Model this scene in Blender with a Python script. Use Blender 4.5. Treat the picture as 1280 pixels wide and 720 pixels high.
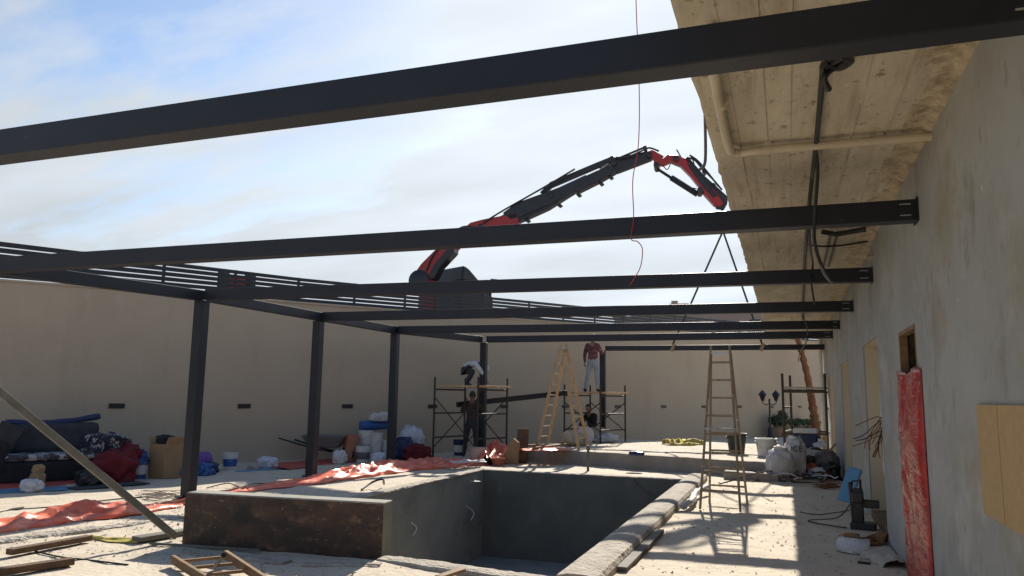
import bpy, bmesh, math, random
from mathutils import Vector, Matrix, Euler, noise
R = math.radians
rnd = random.Random(7)
S = bpy.context.scene
COL = S.collection
for o in list(bpy.data.objects): bpy.data.objects.remove(o)

# ------------------------------------------------------------------ camera
EYE = Vector((0, 0, 1.6)); F = 944.0
CX = Vector((0.9408, 0.3380, 0.0139)); CD = Vector((-0.0346, 0.1379, -0.9898)); CF = Vector((-0.3365, 0.9310, 0.1416))
CF.normalize(); CX = (CX - CF * CX.dot(CF)).normalized(); CD = CF.cross(CX)
if CD.z > 0: CD = -CD
cam = bpy.data.cameras.new('camera'); cam.sensor_width = 36; cam.lens = F / 1280 * 36
cam.clip_start = .05; cam.clip_end = 3000
camo = bpy.data.objects.new('camera', cam); COL.objects.link(camo)
m = Matrix.Identity(4)
for i in range(3):
    m[i][0] = CX[i]; m[i][1] = -CD[i]; m[i][2] = -CF[i]; m[i][3] = EYE[i]
camo.matrix_world = m
S.camera = camo

# ------------------------------------------------------------------ sky, sun, exposure
SUN = Vector((-.145, 1.6, 1.0)).normalized()
EL = math.asin(SUN.z); AZ = math.atan2(SUN.x, SUN.y)
W = bpy.data.worlds.new('World'); S.world = W; W.use_nodes = True
nt = W.node_tree; nt.nodes.clear()
def N(t, **k):
    n = nt.nodes.new(t)
    for a, b in k.items(): setattr(n, a, b)
    return n
L = lambda a, b: nt.links.new(a, b)
out = N('ShaderNodeOutputWorld'); bg = N('ShaderNodeBackground'); bg.inputs[1].default_value = .075
sky = N('ShaderNodeTexSky', sky_type='NISHITA', sun_disc=False, sun_elevation=EL, sun_rotation=AZ, altitude=0, air_density=1.0, dust_density=.6, ozone_density=1.6)
tc = N('ShaderNodeTexCoord'); sep = N('ShaderNodeSeparateXYZ'); L(tc.outputs['Generated'], sep.inputs[0])
# project direction on a cloud layer: xy / (z + .12)
addz = N('ShaderNodeMath', operation='ADD'); L(sep.outputs[2], addz.inputs[0]); addz.inputs[1].default_value = .22
mx = N('ShaderNodeMath', operation='MAXIMUM'); L(addz.outputs[0], mx.inputs[0]); mx.inputs[1].default_value = .05
dx = N('ShaderNodeMath', operation='DIVIDE'); L(sep.outputs[0], dx.inputs[0]); L(mx.outputs[0], dx.inputs[1])
dy = N('ShaderNodeMath', operation='DIVIDE'); L(sep.outputs[1], dy.inputs[0]); L(mx.outputs[0], dy.inputs[1])
cmb = N('ShaderNodeCombineXYZ'); L(dx.outputs[0], cmb.inputs[0]); L(dy.outputs[0], cmb.inputs[1])
nz = N('ShaderNodeTexNoise'); nz.inputs['Scale'].default_value = 1.5; nz.inputs['Detail'].default_value = 9; nz.inputs['Roughness'].default_value = .58; nz.inputs['Distortion'].default_value = .9
mpc = N('ShaderNodeMapping'); mpc.inputs['Location'].default_value = (5.3, 2.6, .4); mpc.inputs['Rotation'].default_value = (0, 0, .6); mpc.inputs['Scale'].default_value = (.65, 1.7, 1)
L(cmb.outputs[0], mpc.inputs[0]); L(mpc.outputs[0], nz.inputs['Vector'])
# thin wisps high up, a veil lower down and around the sun
zb = N('ShaderNodeMath', operation='MULTIPLY_ADD'); L(sep.outputs[2], zb.inputs[0]); zb.inputs[1].default_value = -2.1; zb.inputs[2].default_value = .80
sd0 = N('ShaderNodeVectorMath', operation='DOT_PRODUCT'); L(tc.outputs['Generated'], sd0.inputs[0]); sd0.inputs[1].default_value = SUN
c0 = N('ShaderNodeMath', operation='MAXIMUM'); L(sd0.outputs['Value'], c0.inputs[0]); c0.inputs[1].default_value = 0
p0_ = N('ShaderNodeMath', operation='POWER'); L(c0.outputs[0], p0_.inputs[0]); p0_.inputs[1].default_value = 9
b0 = N('ShaderNodeMath', operation='MULTIPLY_ADD'); L(p0_.outputs[0], b0.inputs[0]); b0.inputs[1].default_value = .75; L(zb.outputs[0], b0.inputs[2])
nz3 = N('ShaderNodeTexNoise'); nz3.inputs['Scale'].default_value = 4.5; nz3.inputs['Detail'].default_value = 8; nz3.inputs['Roughness'].default_value = .6; L(mpc.outputs[0], nz3.inputs['Vector'])
n3a = N('ShaderNodeMath', operation='MULTIPLY_ADD'); L(nz3.outputs['Fac'], n3a.inputs[0]); n3a.inputs[1].default_value = 1.0; n3a.inputs[2].default_value = -.5
n3b = N('ShaderNodeMath', operation='ADD'); L(nz.outputs['Fac'], n3b.inputs[0]); L(n3a.outputs[0], n3b.inputs[1])
sm = N('ShaderNodeMath', operation='ADD'); L(n3b.outputs[0], sm.inputs[0]); L(b0.outputs[0], sm.inputs[1])
rp = N('ShaderNodeValToRGB'); rp.color_ramp.elements[0].position = .46; rp.color_ramp.elements[1].position = .92
rp.color_ramp.elements[0].color = (0, 0, 0, 1); rp.color_ramp.elements[1].color = (1, 1, 1, 1)
L(sm.outputs[0], rp.inputs[0])
# cloud brightness: brighter towards the sun
sd = N('ShaderNodeVectorMath', operation='DOT_PRODUCT'); L(tc.outputs['Generated'], sd.inputs[0]); sd.inputs[1].default_value = SUN
pw = N('ShaderNodeMath', operation='POWER'); cl = N('ShaderNodeMath', operation='MAXIMUM'); L(sd.outputs['Value'], cl.inputs[0]); cl.inputs[1].default_value = 0
L(cl.outputs[0], pw.inputs[0]); pw.inputs[1].default_value = 3
cb = N('ShaderNodeMath', operation='MULTIPLY_ADD'); L(pw.outputs[0], cb.inputs[0]); cb.inputs[1].default_value = 2.4; cb.inputs[2].default_value = 3.8
nz2 = N('ShaderNodeTexNoise'); nz2.inputs['Scale'].default_value = 2.1; nz2.inputs['Detail'].default_value = 7; L(mpc.outputs[0], nz2.inputs['Vector'])
mr = N('ShaderNodeMapRange'); L(nz2.outputs['Fac'], mr.inputs['Value']); mr.inputs['From Min'].default_value = .3; mr.inputs['From Max'].default_value = .7; mr.inputs['To Min'].default_value = .9; mr.inputs['To Max'].default_value = 1.12
cb2 = N('ShaderNodeMath', operation='MULTIPLY'); L(cb.outputs[0], cb2.inputs[0]); L(mr.outputs[0], cb2.inputs[1])
cc = N('ShaderNodeVectorMath', operation='SCALE'); cc.inputs[0].default_value = (.905, .98, 1.055); L(cb2.outputs[0], cc.inputs['Scale'])
mixs = N('ShaderNodeMix', data_type='RGBA'); L(rp.outputs[0], mixs.inputs['Factor'])
L(sky.outputs[0], mixs.inputs[6]); L(cc.outputs[0], mixs.inputs[7])
L(mixs.outputs[2], bg.inputs[0]); L(bg.outputs[0], out.inputs[0])
sl = bpy.data.lights.new('sun', 'SUN'); sl.energy = 3.75; sl.angle = R(.55); sl.color = (1, .93, .82)
so = bpy.data.objects.new('sun', sl); COL.objects.link(so)
so.rotation_euler = (-SUN).to_track_quat('-Z', 'Y').to_euler(); so.location = SUN * 60
S.view_settings.view_transform = 'Standard'; S.view_settings.look = 'None'
S.view_settings.gamma = 1; S.view_settings.use_curve_mapping = False
S.view_settings.exposure = 1.1
S.render.engine = 'CYCLES'

# ------------------------------------------------------------------ pixel (1280x720) -> point on a real surface
def ray(x, y): return CX * (x - 640) + CD * (y - 360) + CF * F
def at(x, y, z=0.):
    r = ray(x, y); return EYE + r * ((z - EYE.z) / r.z)
def aty(x, y, Y):
    r = ray(x, y); return EYE + r * (Y / r.y)
def atp(x, y, P, n):
    r = ray(x, y); return EYE + r * ((P - EYE).dot(n) / r.dot(n))

# ------------------------------------------------------------------ materials
def mat(name, c1, c2=None, scale=4, rough=.8, bump=0., bscale=40, metal=0, stretch=(1, 1, 1), lo=.35, hi=.65, alpha=1, trans=0, spec=.5, spots=None, bdist=.01, coord='Object'):
    M = bpy.data.materials.new(name); M.use_nodes = True
    t = M.node_tree; b = t.nodes['Principled BSDF']
    b.inputs['Roughness'].default_value = rough; b.inputs['Metallic'].default_value = metal
    b.inputs['Specular IOR Level'].default_value = spec
    c = t.nodes.new('ShaderNodeTexCoord'); mp = t.nodes.new('ShaderNodeMapping'); mp.inputs['Scale'].default_value = stretch
    t.links.new(c.outputs[coord], mp.inputs[0])
    if c2 is None: c2 = tuple(v * .82 for v in c1)
    n = t.nodes.new('ShaderNodeTexNoise'); n.inputs['Scale'].default_value = scale; n.inputs['Detail'].default_value = 8; n.inputs['Roughness'].default_value = .62
    t.links.new(mp.outputs[0], n.inputs['Vector'])
    r = t.nodes.new('ShaderNodeValToRGB'); r.color_ramp.elements[0].position = lo; r.color_ramp.elements[1].position = hi
    r.color_ramp.elements[0].color = (*c1, 1); r.color_ramp.elements[1].color = (*c2, 1)
    t.links.new(n.outputs['Fac'], r.inputs[0])
    last = r.outputs[0]
    if spots:
        for (sc, col, a, bb, st) in spots:
            m2 = t.nodes.new('ShaderNodeMapping'); m2.inputs['Scale'].default_value = st; t.links.new(c.outputs[coord], m2.inputs[0])
            n2 = t.nodes.new('ShaderNodeTexNoise'); n2.inputs['Scale'].default_value = sc; n2.inputs['Detail'].default_value = 6
            n2.inputs['Roughness'].default_value = .65
            t.links.new(m2.outputs[0], n2.inputs['Vector'])
            r2 = t.nodes.new('ShaderNodeMapRange'); r2.inputs['From Min'].default_value = a; r2.inputs['From Max'].default_value = bb
            t.links.new(n2.outputs['Fac'], r2.inputs['Value'])
            mxn = t.nodes.new('ShaderNodeMix'); mxn.data_type = 'RGBA'; t.links.new(r2.outputs[0], mxn.inputs['Factor'])
            t.links.new(last, mxn.inputs[6]); mxn.inputs[7].default_value = (*col, 1); last = mxn.outputs[2]
    t.links.new(last, b.inputs['Base Color'])
    if bump:
        n3 = t.nodes.new('ShaderNodeTexNoise'); n3.inputs['Scale'].default_value = bscale; n3.inputs['Detail'].default_value = 6
        t.links.new(mp.outputs[0], n3.inputs['Vector'])
        bp = t.nodes.new('ShaderNodeBump'); bp.inputs['Strength'].default_value = bump; bp.inputs['Distance'].default_value = bdist
        t.links.new(n3.outputs['Fac'], bp.inputs['Height']); t.links.new(bp.outputs[0], b.inputs['Normal'])
    if trans: b.inputs['Transmission Weight'].default_value = trans
    if alpha < 1: b.inputs['Alpha'].default_value = alpha
    return M

M = {}
M['ground'] = mat('dusty_screed', (.60, .515, .39), (.47, .395, .295), 1.1, .93, .55, 16, lo=.3, hi=.7, spots=[(2.6, (.40, .34, .265), .56, .74, (1, 1, 1)), (7, (.36, .305, .24), .62, .74, (1, 1.6, 1)), (20, (.64, .58, .48), .55, .72, (1, 1, 1)), (1.6, (.43, .355, .265), .57, .72, (1, 2.2, 1)), (12, (.31, .26, .20), .645, .72, (1, 1.8, 1)), (45, (.30, .25, .20), .66, .75, (1, 1, 1))], bdist=.025)
M['terrace'] = mat('terrace_screed', (.56, .49, .385), (.46, .395, .3), 2.2, .93, .6, 30, spots=[(30, (.3, .25, .2), .64, .74, (1, 1, 1))], bdist=.02)
M['step'] = mat('step_face', (.34, .30, .26), (.26, .23, .2), 3, .9, .4, 30)
M['beige'] = mat('beige_render', (.48, .39, .283), (.45, .362, .26), .9, .9, .25, 50, spots=[(3, (.50, .42, .32), .60, .78, (1, 1, .35)), (1.2, (.41, .335, .247), .58, .8, (1, 1, .25))])
M['grey'] = mat('grey_render', (.39, .388, .362), (.295, .293, .272), 1.3, .9, .35, 12, stretch=(1.2, .55, .7), lo=.34, hi=.66, spots=[(4, (.235, .225, .19), .56, .72, (1.3, .55, .35)), (2.2, (.44, .425, .375), .54, .70, (1, .5, .6)), (1.3, (.29, .26, .195), .53, .70, (1, .6, .7)), (13, (.25, .24, .21), .60, .70, (1.3, .45, .3)), (26, (.58, .56, .51), .69, .72, (1, .4, .4)), (38, (.14, .13, .115), .70, .74, (1, .4, .6))], bdist=.02)
M['room'] = mat('beige_inner_wall', (.62, .54, .41), (.58, .50, .37), 1.5, .9)
M['slab'] = mat('board_marked_concrete', (.60, .53, .41), (.455, .395, .295), 1.6, .92, .5, 14, stretch=(2.0, .6, 1), spots=[(2.0, (.38, .31, .21), .53, .70, (4.5, .4, 1)), (7, (.27, .21, .14), .585, .68, (1.6, 1.1, 1)), (18, (.70, .62, .48), .62, .75, (1.5, .5, 1)), (24, (.13, .10, .068), .645, .70, (1, .9, 1))], bdist=.015)
M['slab_rough'] = mat('honeycombed_concrete', (.56, .46, .31), (.30, .235, .16), 9, .95, .7, 26, lo=.42, hi=.66, bdist=.03)
M['steel'] = mat('dark_painted_steel', (.0125, .0145, .021), (.017, .019, .026), 3, .45, .04, 60, spec=.38, spots=[(1.6, (.026, .027, .031), .60, .8, (.4, 1, 1)), (7, (.06, .058, .055), .685, .74, (.5, 1, 1.2))])
M['steel2'] = mat('dark_fence_metal', (.014, .016, .022), (.02, .022, .028), 4, .45)
M['bolt'] = mat('zinc_bolt', (.5, .5, .5), (.4, .4, .4), 10, .4, metal=.6)
M['pool'] = mat('pool_render', (.31, .295, .245), (.25, .238, .195), 1.4, .85, .2, 25, spots=[(.9, (.19, .182, .152), .52, .66, (1, 1, 1.5))])
M['pooldark'] = mat('pool_render_shaded', (.145, .143, .125), (.115, .113, .1), 1.4, .85, .2, 25, spots=[(2.4, (.175, .17, .155), .58, .72, (1, 1, .6))])  # darker pool render, far wall's shade put into the colour
M['poolfloor'] = mat('pool_floor', (.30, .29, .27), (.23, .22, .2), 2, .8, .2, 20)
M['rim'] = mat('rough_concrete_rim', (.48, .425, .35), (.34, .295, .235), 6, .95, 1., 28, spots=[(18, (.24, .2, .16), .60, .7, (1, 1, 1))], bdist=.03)
M['ply'] = mat('film_faced_plywood', (.036, .021, .014), (.085, .043, .024), 2.6, .6, .12, 20, stretch=(1, 1, 2.2), lo=.4, hi=.6, spots=[(4.5, (.20, .11, .06), .55, .70, (1, 1, 1.8)), (14, (.36, .25, .17), .62, .72, (1, 1, 2.2)), (2.6, (.018, .012, .01), .50, .62, (1, 1, 1))])
M['wood'] = mat('raw_timber', (.27, .165, .08), (.18, .105, .05), 6, .8, .25, 40, stretch=(1, 1, 6))
M['woodgrey'] = mat('weathered_timber', (.19, .175, .14), (.125, .115, .09), 5, .85, .3, 40)
M['woodbrown'] = mat('brown_timber', (.15, .085, .042), (.085, .05, .026), 7, .85, .3, 40)
M['ladderwood'] = mat('pale_ladder_timber', (.58, .40, .21), (.46, .30, .15), 7, .7, .2, 40, spots=[(12, (.6, .55, .46), .60, .66, (1, 1, 1))])
M['oldladder'] = mat('paint_splashed_timber', (.27, .19, .125), (.36, .27, .18), 9, .8, .2, 50, spots=[(16, (.6, .57, .52), .60, .66, (1, 1, 1))])
M['paintwhite'] = mat('white_paint_splash', (.62, .60, .56), (.3, .27, .24), 14, .8)
M['tarp'] = mat('red_plastic_sheet', (.80, .13, .06), (.84, .23, .125), 3, .38, .2, 14, spots=[(5, (.86, .42, .31), .60, .76, (1, 1, 1))], bdist=.02)  # brightened red stands in for light passing through the thin sheet
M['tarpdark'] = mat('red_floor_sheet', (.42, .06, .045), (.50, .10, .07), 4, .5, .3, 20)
M['redfilm'] = mat('glossy_red_film', (.46, .025, .022), (.30, .013, .013), 4, .2, .8, 9, stretch=(2, .5, 1.6), spots=[(2, (.34, .06, .045), .50, .66, (1.5, .4, .8)), (12, (.60, .26, .19), .70, .75, (2, .5, 1.0))], bdist=.03)
M['craneblack'] = mat('black_crane_paint', (.016, .017, .022), (.025, .026, .03), 4, .4)
M['cranered'] = mat('red_crane_paint', (.42, .022, .022), (.33, .018, .018), 3, .35)
M['chrome'] = mat('chrome_rod', (.6, .6, .62), (.5, .5, .52), 5, .2, metal=1)
M['glass'] = mat('dark_glass', (.02, .025, .03), (.03, .035, .04), 3, .08)
M['rubber'] = mat('rubber', (.015, .015, .015), (.025, .025, .025), 8, .85)
M['asphalt'] = mat('asphalt', (.05, .05, .05), (.065, .063, .06), 8, .9, .3, 60)
M['pvc'] = mat('cream_pvc', (.58, .50, .37), (.50, .42, .30), 5, .45)
M['cable'] = mat('black_cable', (.012, .012, .012), (.02, .02, .02), 10, .5)
M['redwire'] = mat('red_wire', (.45, .03, .03), (.4, .03, .03), 10, .5)
M['strap'] = mat('webbing', (.035, .04, .04), (.05, .055, .05), 20, .8)
M['straptan'] = mat('tan_webbing', (.36, .25, .13), (.28, .19, .1), 20, .8)
M['osb'] = mat('chipboard', (.45, .30, .135), (.39, .255, .11), 22, .8, .15, 60)
M['white'] = mat('white_plastic', (.68, .67, .64), (.58, .57, .54), 6, .45, spots=[(9, (.42, .39, .35), .60, .7, (1, 1, 1))])
M['sack'] = mat('woven_white_sack', (.60, .58, .57), (.50, .48, .47), 5, .75, .4, 30, spots=[(3, (.36, .33, .31), .55, .72, (1, 1, 1))], bdist=.02)
M['bagclear'] = mat('thin_white_bag', (.66, .68, .72), (.52, .54, .58), 6, .35, .5, 18, bdist=.03)
M['blue'] = mat('blue_plastic', (.02, .085, .28), (.03, .11, .34), 5, .4)
M['bluelight'] = mat('light_blue_panel', (.085, .235, .40), (.11, .28, .45), 5, .4)
M['navy'] = mat('navy_plastic', (.012, .022, .075), (.018, .03, .09), 5, .45)
M['purple'] = mat('purple_foam', (.17, .085, .34), (.14, .07, .29), 5, .8)
M['green'] = mat('dark_green_plastic', (.022, .032, .026), (.03, .042, .034), 5, .5)
M['orange'] = mat('faded_orange_plastic', (.46, .2, .11), (.38, .16, .09), 5, .6)
M['pink'] = mat('dusty_pink_plastic', (.56, .40, .37), (.47, .33, .3), 5, .6)
M['terracotta'] = mat('terracotta', (.42, .12, .06), (.35, .1, .05), 8, .8)
M['yellow'] = mat('yellow_cloth', (.58, .46, .09), (.50, .39, .08), 6, .8, .4, 30)
M['card'] = mat('cardboard', (.34, .22, .115), (.29, .185, .095), 5, .85)
M['darkcloth'] = mat('charcoal_fabric', (.03, .034, .042), (.042, .047, .056), 9, .9, .3, 60)
M['blackcloth'] = mat('black_fabric', (.012, .012, .015), (.02, .02, .024), 9, .9, .3, 60)
M['check'] = mat('checked_fabric', (.05, .05, .055), (.4, .4, .4), 7, .9, lo=.48, hi=.56)
M['pattern'] = mat('patterned_blanket', (.015, .016, .03), (.36, .34, .33), 9, .9, .3, 30, lo=.52, hi=.58)
M['maroon'] = mat('maroon_blanket', (.17, .012, .018), (.12, .01, .014), 6, .9, .4, 20)
M['tub'] = mat('grey_tub', (.16, .14, .135), (.11, .1, .095), 6, .8)
M['blackbag'] = mat('black_bin_bag', (.012, .012, .014), (.02, .02, .022), 5, .3, .5, 14, bdist=.03)
M['blackplastic'] = mat('black_plastic', (.012, .012, .013), (.018, .018, .02), 6, .4)
M['tile'] = mat('pale_tile', (.55, .53, .5), (.48, .46, .43), 4, .5)
M['iron'] = mat('rusty_scaffold_tube', (.055, .04, .03), (.035, .028, .024), 12, .7)
M['ink'] = mat('dark_ink', (.04, .05, .09), (.03, .04, .07), 5, .8)
M['bark'] = mat('peeling_bark', (.27, .12, .05), (.15, .07, .035), 5, .95, 1, 14, stretch=(1, 1, .5), bdist=.05)
M['leaf'] = mat('leaf', (.045, .085, .02), (.07, .12, .03), 3, .6)
M['leafdark'] = mat('dark_leaf', (.02, .035, .015), (.035, .055, .02), 3, .6)
M['pot'] = mat('clay_pot', (.28, .19, .12), (.22, .15, .09), 5, .85)
M['skin'] = mat('skin', (.30, .17, .11), (.27, .15, .095), 6, .6)
M['hair'] = mat('black_hair', (.012, .01, .009), (.02, .017, .015), 20, .7)
M['jeans'] = mat('pale_jeans', (.34, .38, .42), (.25, .29, .34), 8, .9)
M['darkjeans'] = mat('dark_trousers', (.04, .05, .065), (.05, .055, .065), 8, .9)
M['plaid'] = mat('plaid_shirt', (.19, .05, .052), (.06, .04, .055), 14, .9, lo=.45, hi=.55, spots=[(20, (.4, .28, .28), .6, .64, (1, 1, 1))])
M['whitecloth'] = mat('pale_shirt', (.62, .64, .68), (.54, .56, .6), 8, .9)
M['brownshirt'] = mat('brown_work_jacket', (.075, .06, .055), (.05, .042, .04), 8, .9)
M['rubble'] = mat('plaster_crumbs', (.52, .46, .38), (.34, .29, .23), 30, .95)
M['house'] = mat('pinkish_house_render', (.47, .35, .28), (.42, .31, .25), .5, .9)
M['tanhouse'] = mat('tan_house_render', (.46, .38, .28), (.40, .33, .24), .5, .9)
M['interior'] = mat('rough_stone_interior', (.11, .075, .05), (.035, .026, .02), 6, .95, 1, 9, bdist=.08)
M['sill'] = mat('brown_threshold', (.16, .10, .055), (.12, .075, .04), 6, .8)

# ------------------------------------------------------------------ mesh helpers
class MB:
    def __init__(s): s.bm = bmesh.new(); s.mi = 0
    def f(s, vs):
        try: x = s.bm.faces.new(vs); x.material_index = s.mi; return x
        except ValueError: return None
    def hexa(s, c):     # 8 corners: bottom 4 ccw, top 4
        v = [s.bm.verts.new(p) for p in c]
        for q in ((3, 2, 1, 0), (4, 5, 6, 7), (0, 1, 5, 4), (1, 2, 6, 5), (2, 3, 7, 6), (3, 0, 4, 7)): s.f([v[i] for i in q])
        return s
    def box(s, c, d, rot=None):
        c = Vector(c); h = Vector(d) / 2; r = (Euler(rot).to_matrix() if rot is not None and not isinstance(rot, Matrix) else rot) or Matrix.Identity(3)
        return s.hexa([c + r @ Vector((a * h.x, b * h.y, k * h.z)) for k in (-1, 1) for a, b in ((-1, -1), (1, -1), (1, 1), (-1, 1))])
    def bar(s, a, b, w, h, up=(0, 0, 1)):   # rectangular section, w sideways, h along up
        a = Vector(a); b = Vector(b); d = (b - a).normalized(); up = Vector(up)
        if abs(d.dot(up)) > .98: up = Vector((0, 1, 0))
        sd_ = d.cross(up).normalized(); u_ = sd_.cross(d)
        sd_ *= w / 2; u_ *= h / 2
        return s.hexa([a - sd_ - u_, a + sd_ - u_, b + sd_ - u_, b - sd_ - u_, a - sd_ + u_, a + sd_ + u_, b + sd_ + u_, b - sd_ + u_])
    def tube(s, pts, r, n=8, cap=True):
        pts = [Vector(p) for p in pts]; rings = []
        rr = r if isinstance(r, (list, tuple)) else [r] * len(pts)
        ref = None
        for i, p in enumerate(pts):
            d = (pts[min(i + 1, len(pts) - 1)] - pts[max(i - 1, 0)])
            if d.length < 1e-9: d = Vector((0, 0, 1))
            d.normalize()
            if ref is None: ref = d.orthogonal().normalized()
            ref = (ref - d * ref.dot(d))
            if ref.length < 1e-6: ref = d.orthogonal()
            ref.normalize(); q = d.cross(ref)
            rings.append([s.bm.verts.new(p + (ref * math.cos(t) + q * math.sin(t)) * rr[i]) for t in [2 * math.pi * k / n for k in range(n)]])
        for a, b in zip(rings, rings[1:]):
            for k in range(n): s.f([a[k], a[(k + 1) % n], b[(k + 1) % n], b[k]])
        if cap: s.f(rings[0][::-1]); s.f(rings[-1])
        return s
    def lathe(s, c, prof, n=20, axis=None):   # prof (r,z)
        c = Vector(c); A = axis or Matrix.Identity(3); rings = []
        for r, z in prof: rings.append([s.bm.verts.new(c + A @ Vector((r * math.cos(t), r * math.sin(t), z))) for t in [2 * math.pi * k / n for k in range(n)]])
        for a, b in zip(rings, rings[1:]):
            for k in range(n): s.f([a[k], a[(k + 1) % n], b[(k + 1) % n], b[k]])
        if prof[0][0] > 1e-4: s.f(rings[0][::-1])
        if prof[-1][0] > 1e-4: s.f(rings[-1])
        return s
    def prism(s, pts, off):   # planar outline pts, extruded by vector off (centred)
        off = Vector(off) / 2
        a = [s.bm.verts.new(Vector(p) - off) for p in pts]; b = [s.bm.verts.new(Vector(p) + off) for p in pts]
        s.f(a[::-1]); s.f(b)
        for i in range(len(a)): s.f([a[i], a[(i + 1) % len(a)], b[(i + 1) % len(a)], b[i]])
        return s
    def blob(s, c, d, amp=.12, freq=3, sub=3, seed=0, flat=True, rotz=0):
        c = Vector(c); t = bmesh.ops.create_icosphere(s.bm, subdivisions=sub, radius=1)
        rz = Matrix.Rotation(rotz, 3, 'Z')
        for v in t['verts']:
            p = v.co.copy(); k = 1 + amp * noise.noise(p * freq + Vector((seed * 3.7, seed, -seed))) + amp * .6 * abs(noise.noise(p * freq * 2.3 + Vector((seed, 0, 5)))) 
            k -= .13 * max(0, .22 - abs(noise.noise(p * freq * 1.5 + Vector((seed, 2, 7))))) / .22 - .05 * max(0, .2 - abs(noise.noise(p * freq * 3.1 + Vector((1, seed, 7))))) / .2
            # squarish
            q = Vector([math.copysign(abs(x) ** .8, x) for x in p]) * k
            q = Vector((q.x * d[0], q.y * d[1], q.z * d[2]))
            if flat: q.z = max(q.z, -d[2] * .8)
            v.co = c + rz @ q + Vector((0, 0, d[2] * .8))
        for v in t['verts']:
            for fc in v.link_faces: fc.material_index = s.mi; fc.smooth = True
        return s
    def build(s, name, mats, parent=None, loc=(0, 0, 0), rz=0, smooth=False, bevel=0, recalc=True):
        if recalc: bmesh.ops.recalc_face_normals(s.bm, faces=s.bm.faces)
        me = bpy.data.meshes.new(name); s.bm.to_mesh(me); s.bm.free()
        if not isinstance(mats, (list, tuple)): mats = [mats]
        for x in mats: me.materials.append(x)
        if smooth:
            for p in me.polygons: p.use_smooth = True
            try: me.set_sharp_from_angle(angle=R(40))
            except Exception: pass
        o = bpy.data.objects.new(name, me); COL.objects.link(o)
        o.location = loc; o.rotation_euler = (0, 0, rz)
        if parent: o.parent = parent
        if bevel:
            b = o.modifiers.new('bevel', 'BEVEL'); b.width = bevel; b.segments = 2; b.limit_method = 'ANGLE'
        return o
def tag(o, label=None, cat=None, group=None, kind=None):
    if label: o['label'] = label
    if cat: o['category'] = cat
    if group: o['group'] = group
    if kind: o['kind'] = kind
    return o
def empty(name, loc, label, cat, rz=0, group=None):
    o = bpy.data.objects.new(name, None); COL.objects.link(o); o.empty_display_size = .1
    o.location = loc; o.rotation_euler = (0, 0, rz); return tag(o, label, cat, group)
def copy_tree(o, parent=None):
    c = o.copy(); COL.objects.link(c)
    if parent: c.parent = parent
    for ch in list(o.children): copy_tree(ch, c)
    return c
def V(*a): return Vector(a)
def sag(a, b, d, n=14):
    a = Vector(a); b = Vector(b)
    return [a.lerp(b, i / n) - Vector((0, 0, d * 4 * (i / n) * (1 - i / n))) for i in range(n + 1)]
def smoothpath(pts, n=6):   # Catmull-Rom
    P = [Vector(p) for p in pts]; P = [P[0]] + P + [P[-1]]; o = []
    for i in range(1, len(P) - 2):
        for k in range(n):
            t = k / n; a, b, c, d = P[i - 1:i + 3]
            o.append(.5 * ((2 * b) + (c - a) * t + (2 * a - 5 * b + 4 * c - d) * t * t + (3 * b - a - 3 * c + d) * t ** 3))
    return o + [P[-2]]

# ------------------------------------------------------------------ site frame: oblique boundary wall
W0 = Vector((-13.038, 12.114, 0)); _l = math.hypot(.512, 1)
U = Vector((.512, 1, 0)) / _l; NV = Vector((1, -.512, 0)) / _l
def wp(sd_, off, z): return W0 + U * sd_ + NV * off + Vector((0, 0, z))
def wtop(sd_): return 3.69 + .024 * sd_
PX0, PX1, PY0, PY1 = -6.22, -1.92, 6.74, 15.55   # pool opening

# ------------------------------------------------------------------ ground
def hnoise(x, y):
    p = Vector((x, y, 0))
    return .022 * noise.noise(p * .9) + .012 * noise.noise(p * 3.1 + Vector((4, 2, 0))) + .007 * noise.noise(p * 9)
def grid_lines(a, b, fine_a, fine_b, f, c):
    xs = [a]; x = a
    while x < b - 1e-6:
        st = f if fine_a - 1e-6 <= x < fine_b else c
        if x < fine_a < x + st: st = fine_a - x
        x = min(x + st, b); xs.append(x)
    return xs
def ground():
    bm = bmesh.new()
    xs = sorted(set([-40, -25, -18] + [round(-15 + .09 * i, 3) for i in range(int(16.2 / .09))] + [PX0, PX1, 1.07, 1.3]))
    ys = sorted(set([-6, -2, 2, 4, 5] + [round(5.5 + .07 * i, 3) for i in range(int(8 / .07))] + [round(13.5 + .16 * i, 3) for i in range(int(12 / .16))] + [26 + i for i in range(0, 22)] + [PY0, PY1]))
    vm = {}
    def v(i, j):
        if (i, j) not in vm:
            x, y = xs[i], ys[j]
            z = hnoise(x, y) if -16 < x < 1.04 and 4 < y < 26 else 0
            if x in (PX0, PX1) and PY0 <= y <= PY1 or y in (PY0, PY1) and PX0 <= x <= PX1: z = 0
            vm[i, j] = bm.verts.new((x, y, z))
        return vm[i, j]
    for i in range(len(xs) - 1):
        for j in range(len(ys) - 1):
            cx, cy = (xs[i] + xs[i + 1]) / 2, (ys[j] + ys[j + 1]) / 2
            if PX0 < cx < PX1 and PY0 < cy < PY1: continue
            p = Vector((cx, cy, 0)) - W0
            if p.dot(NV) < -1.2: continue
            f = bm.faces.new([v(i, j), v(i + 1, j), v(i + 1, j + 1), v(i, j + 1)]); f.smooth = True
    me = bpy.data.meshes.new('ground'); bm.to_mesh(me); bm.free(); me.materials.append(M['ground'])
    o = bpy.data.objects.new('ground', me); COL.objects.link(o); tag(o, kind='structure')
ground()
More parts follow.
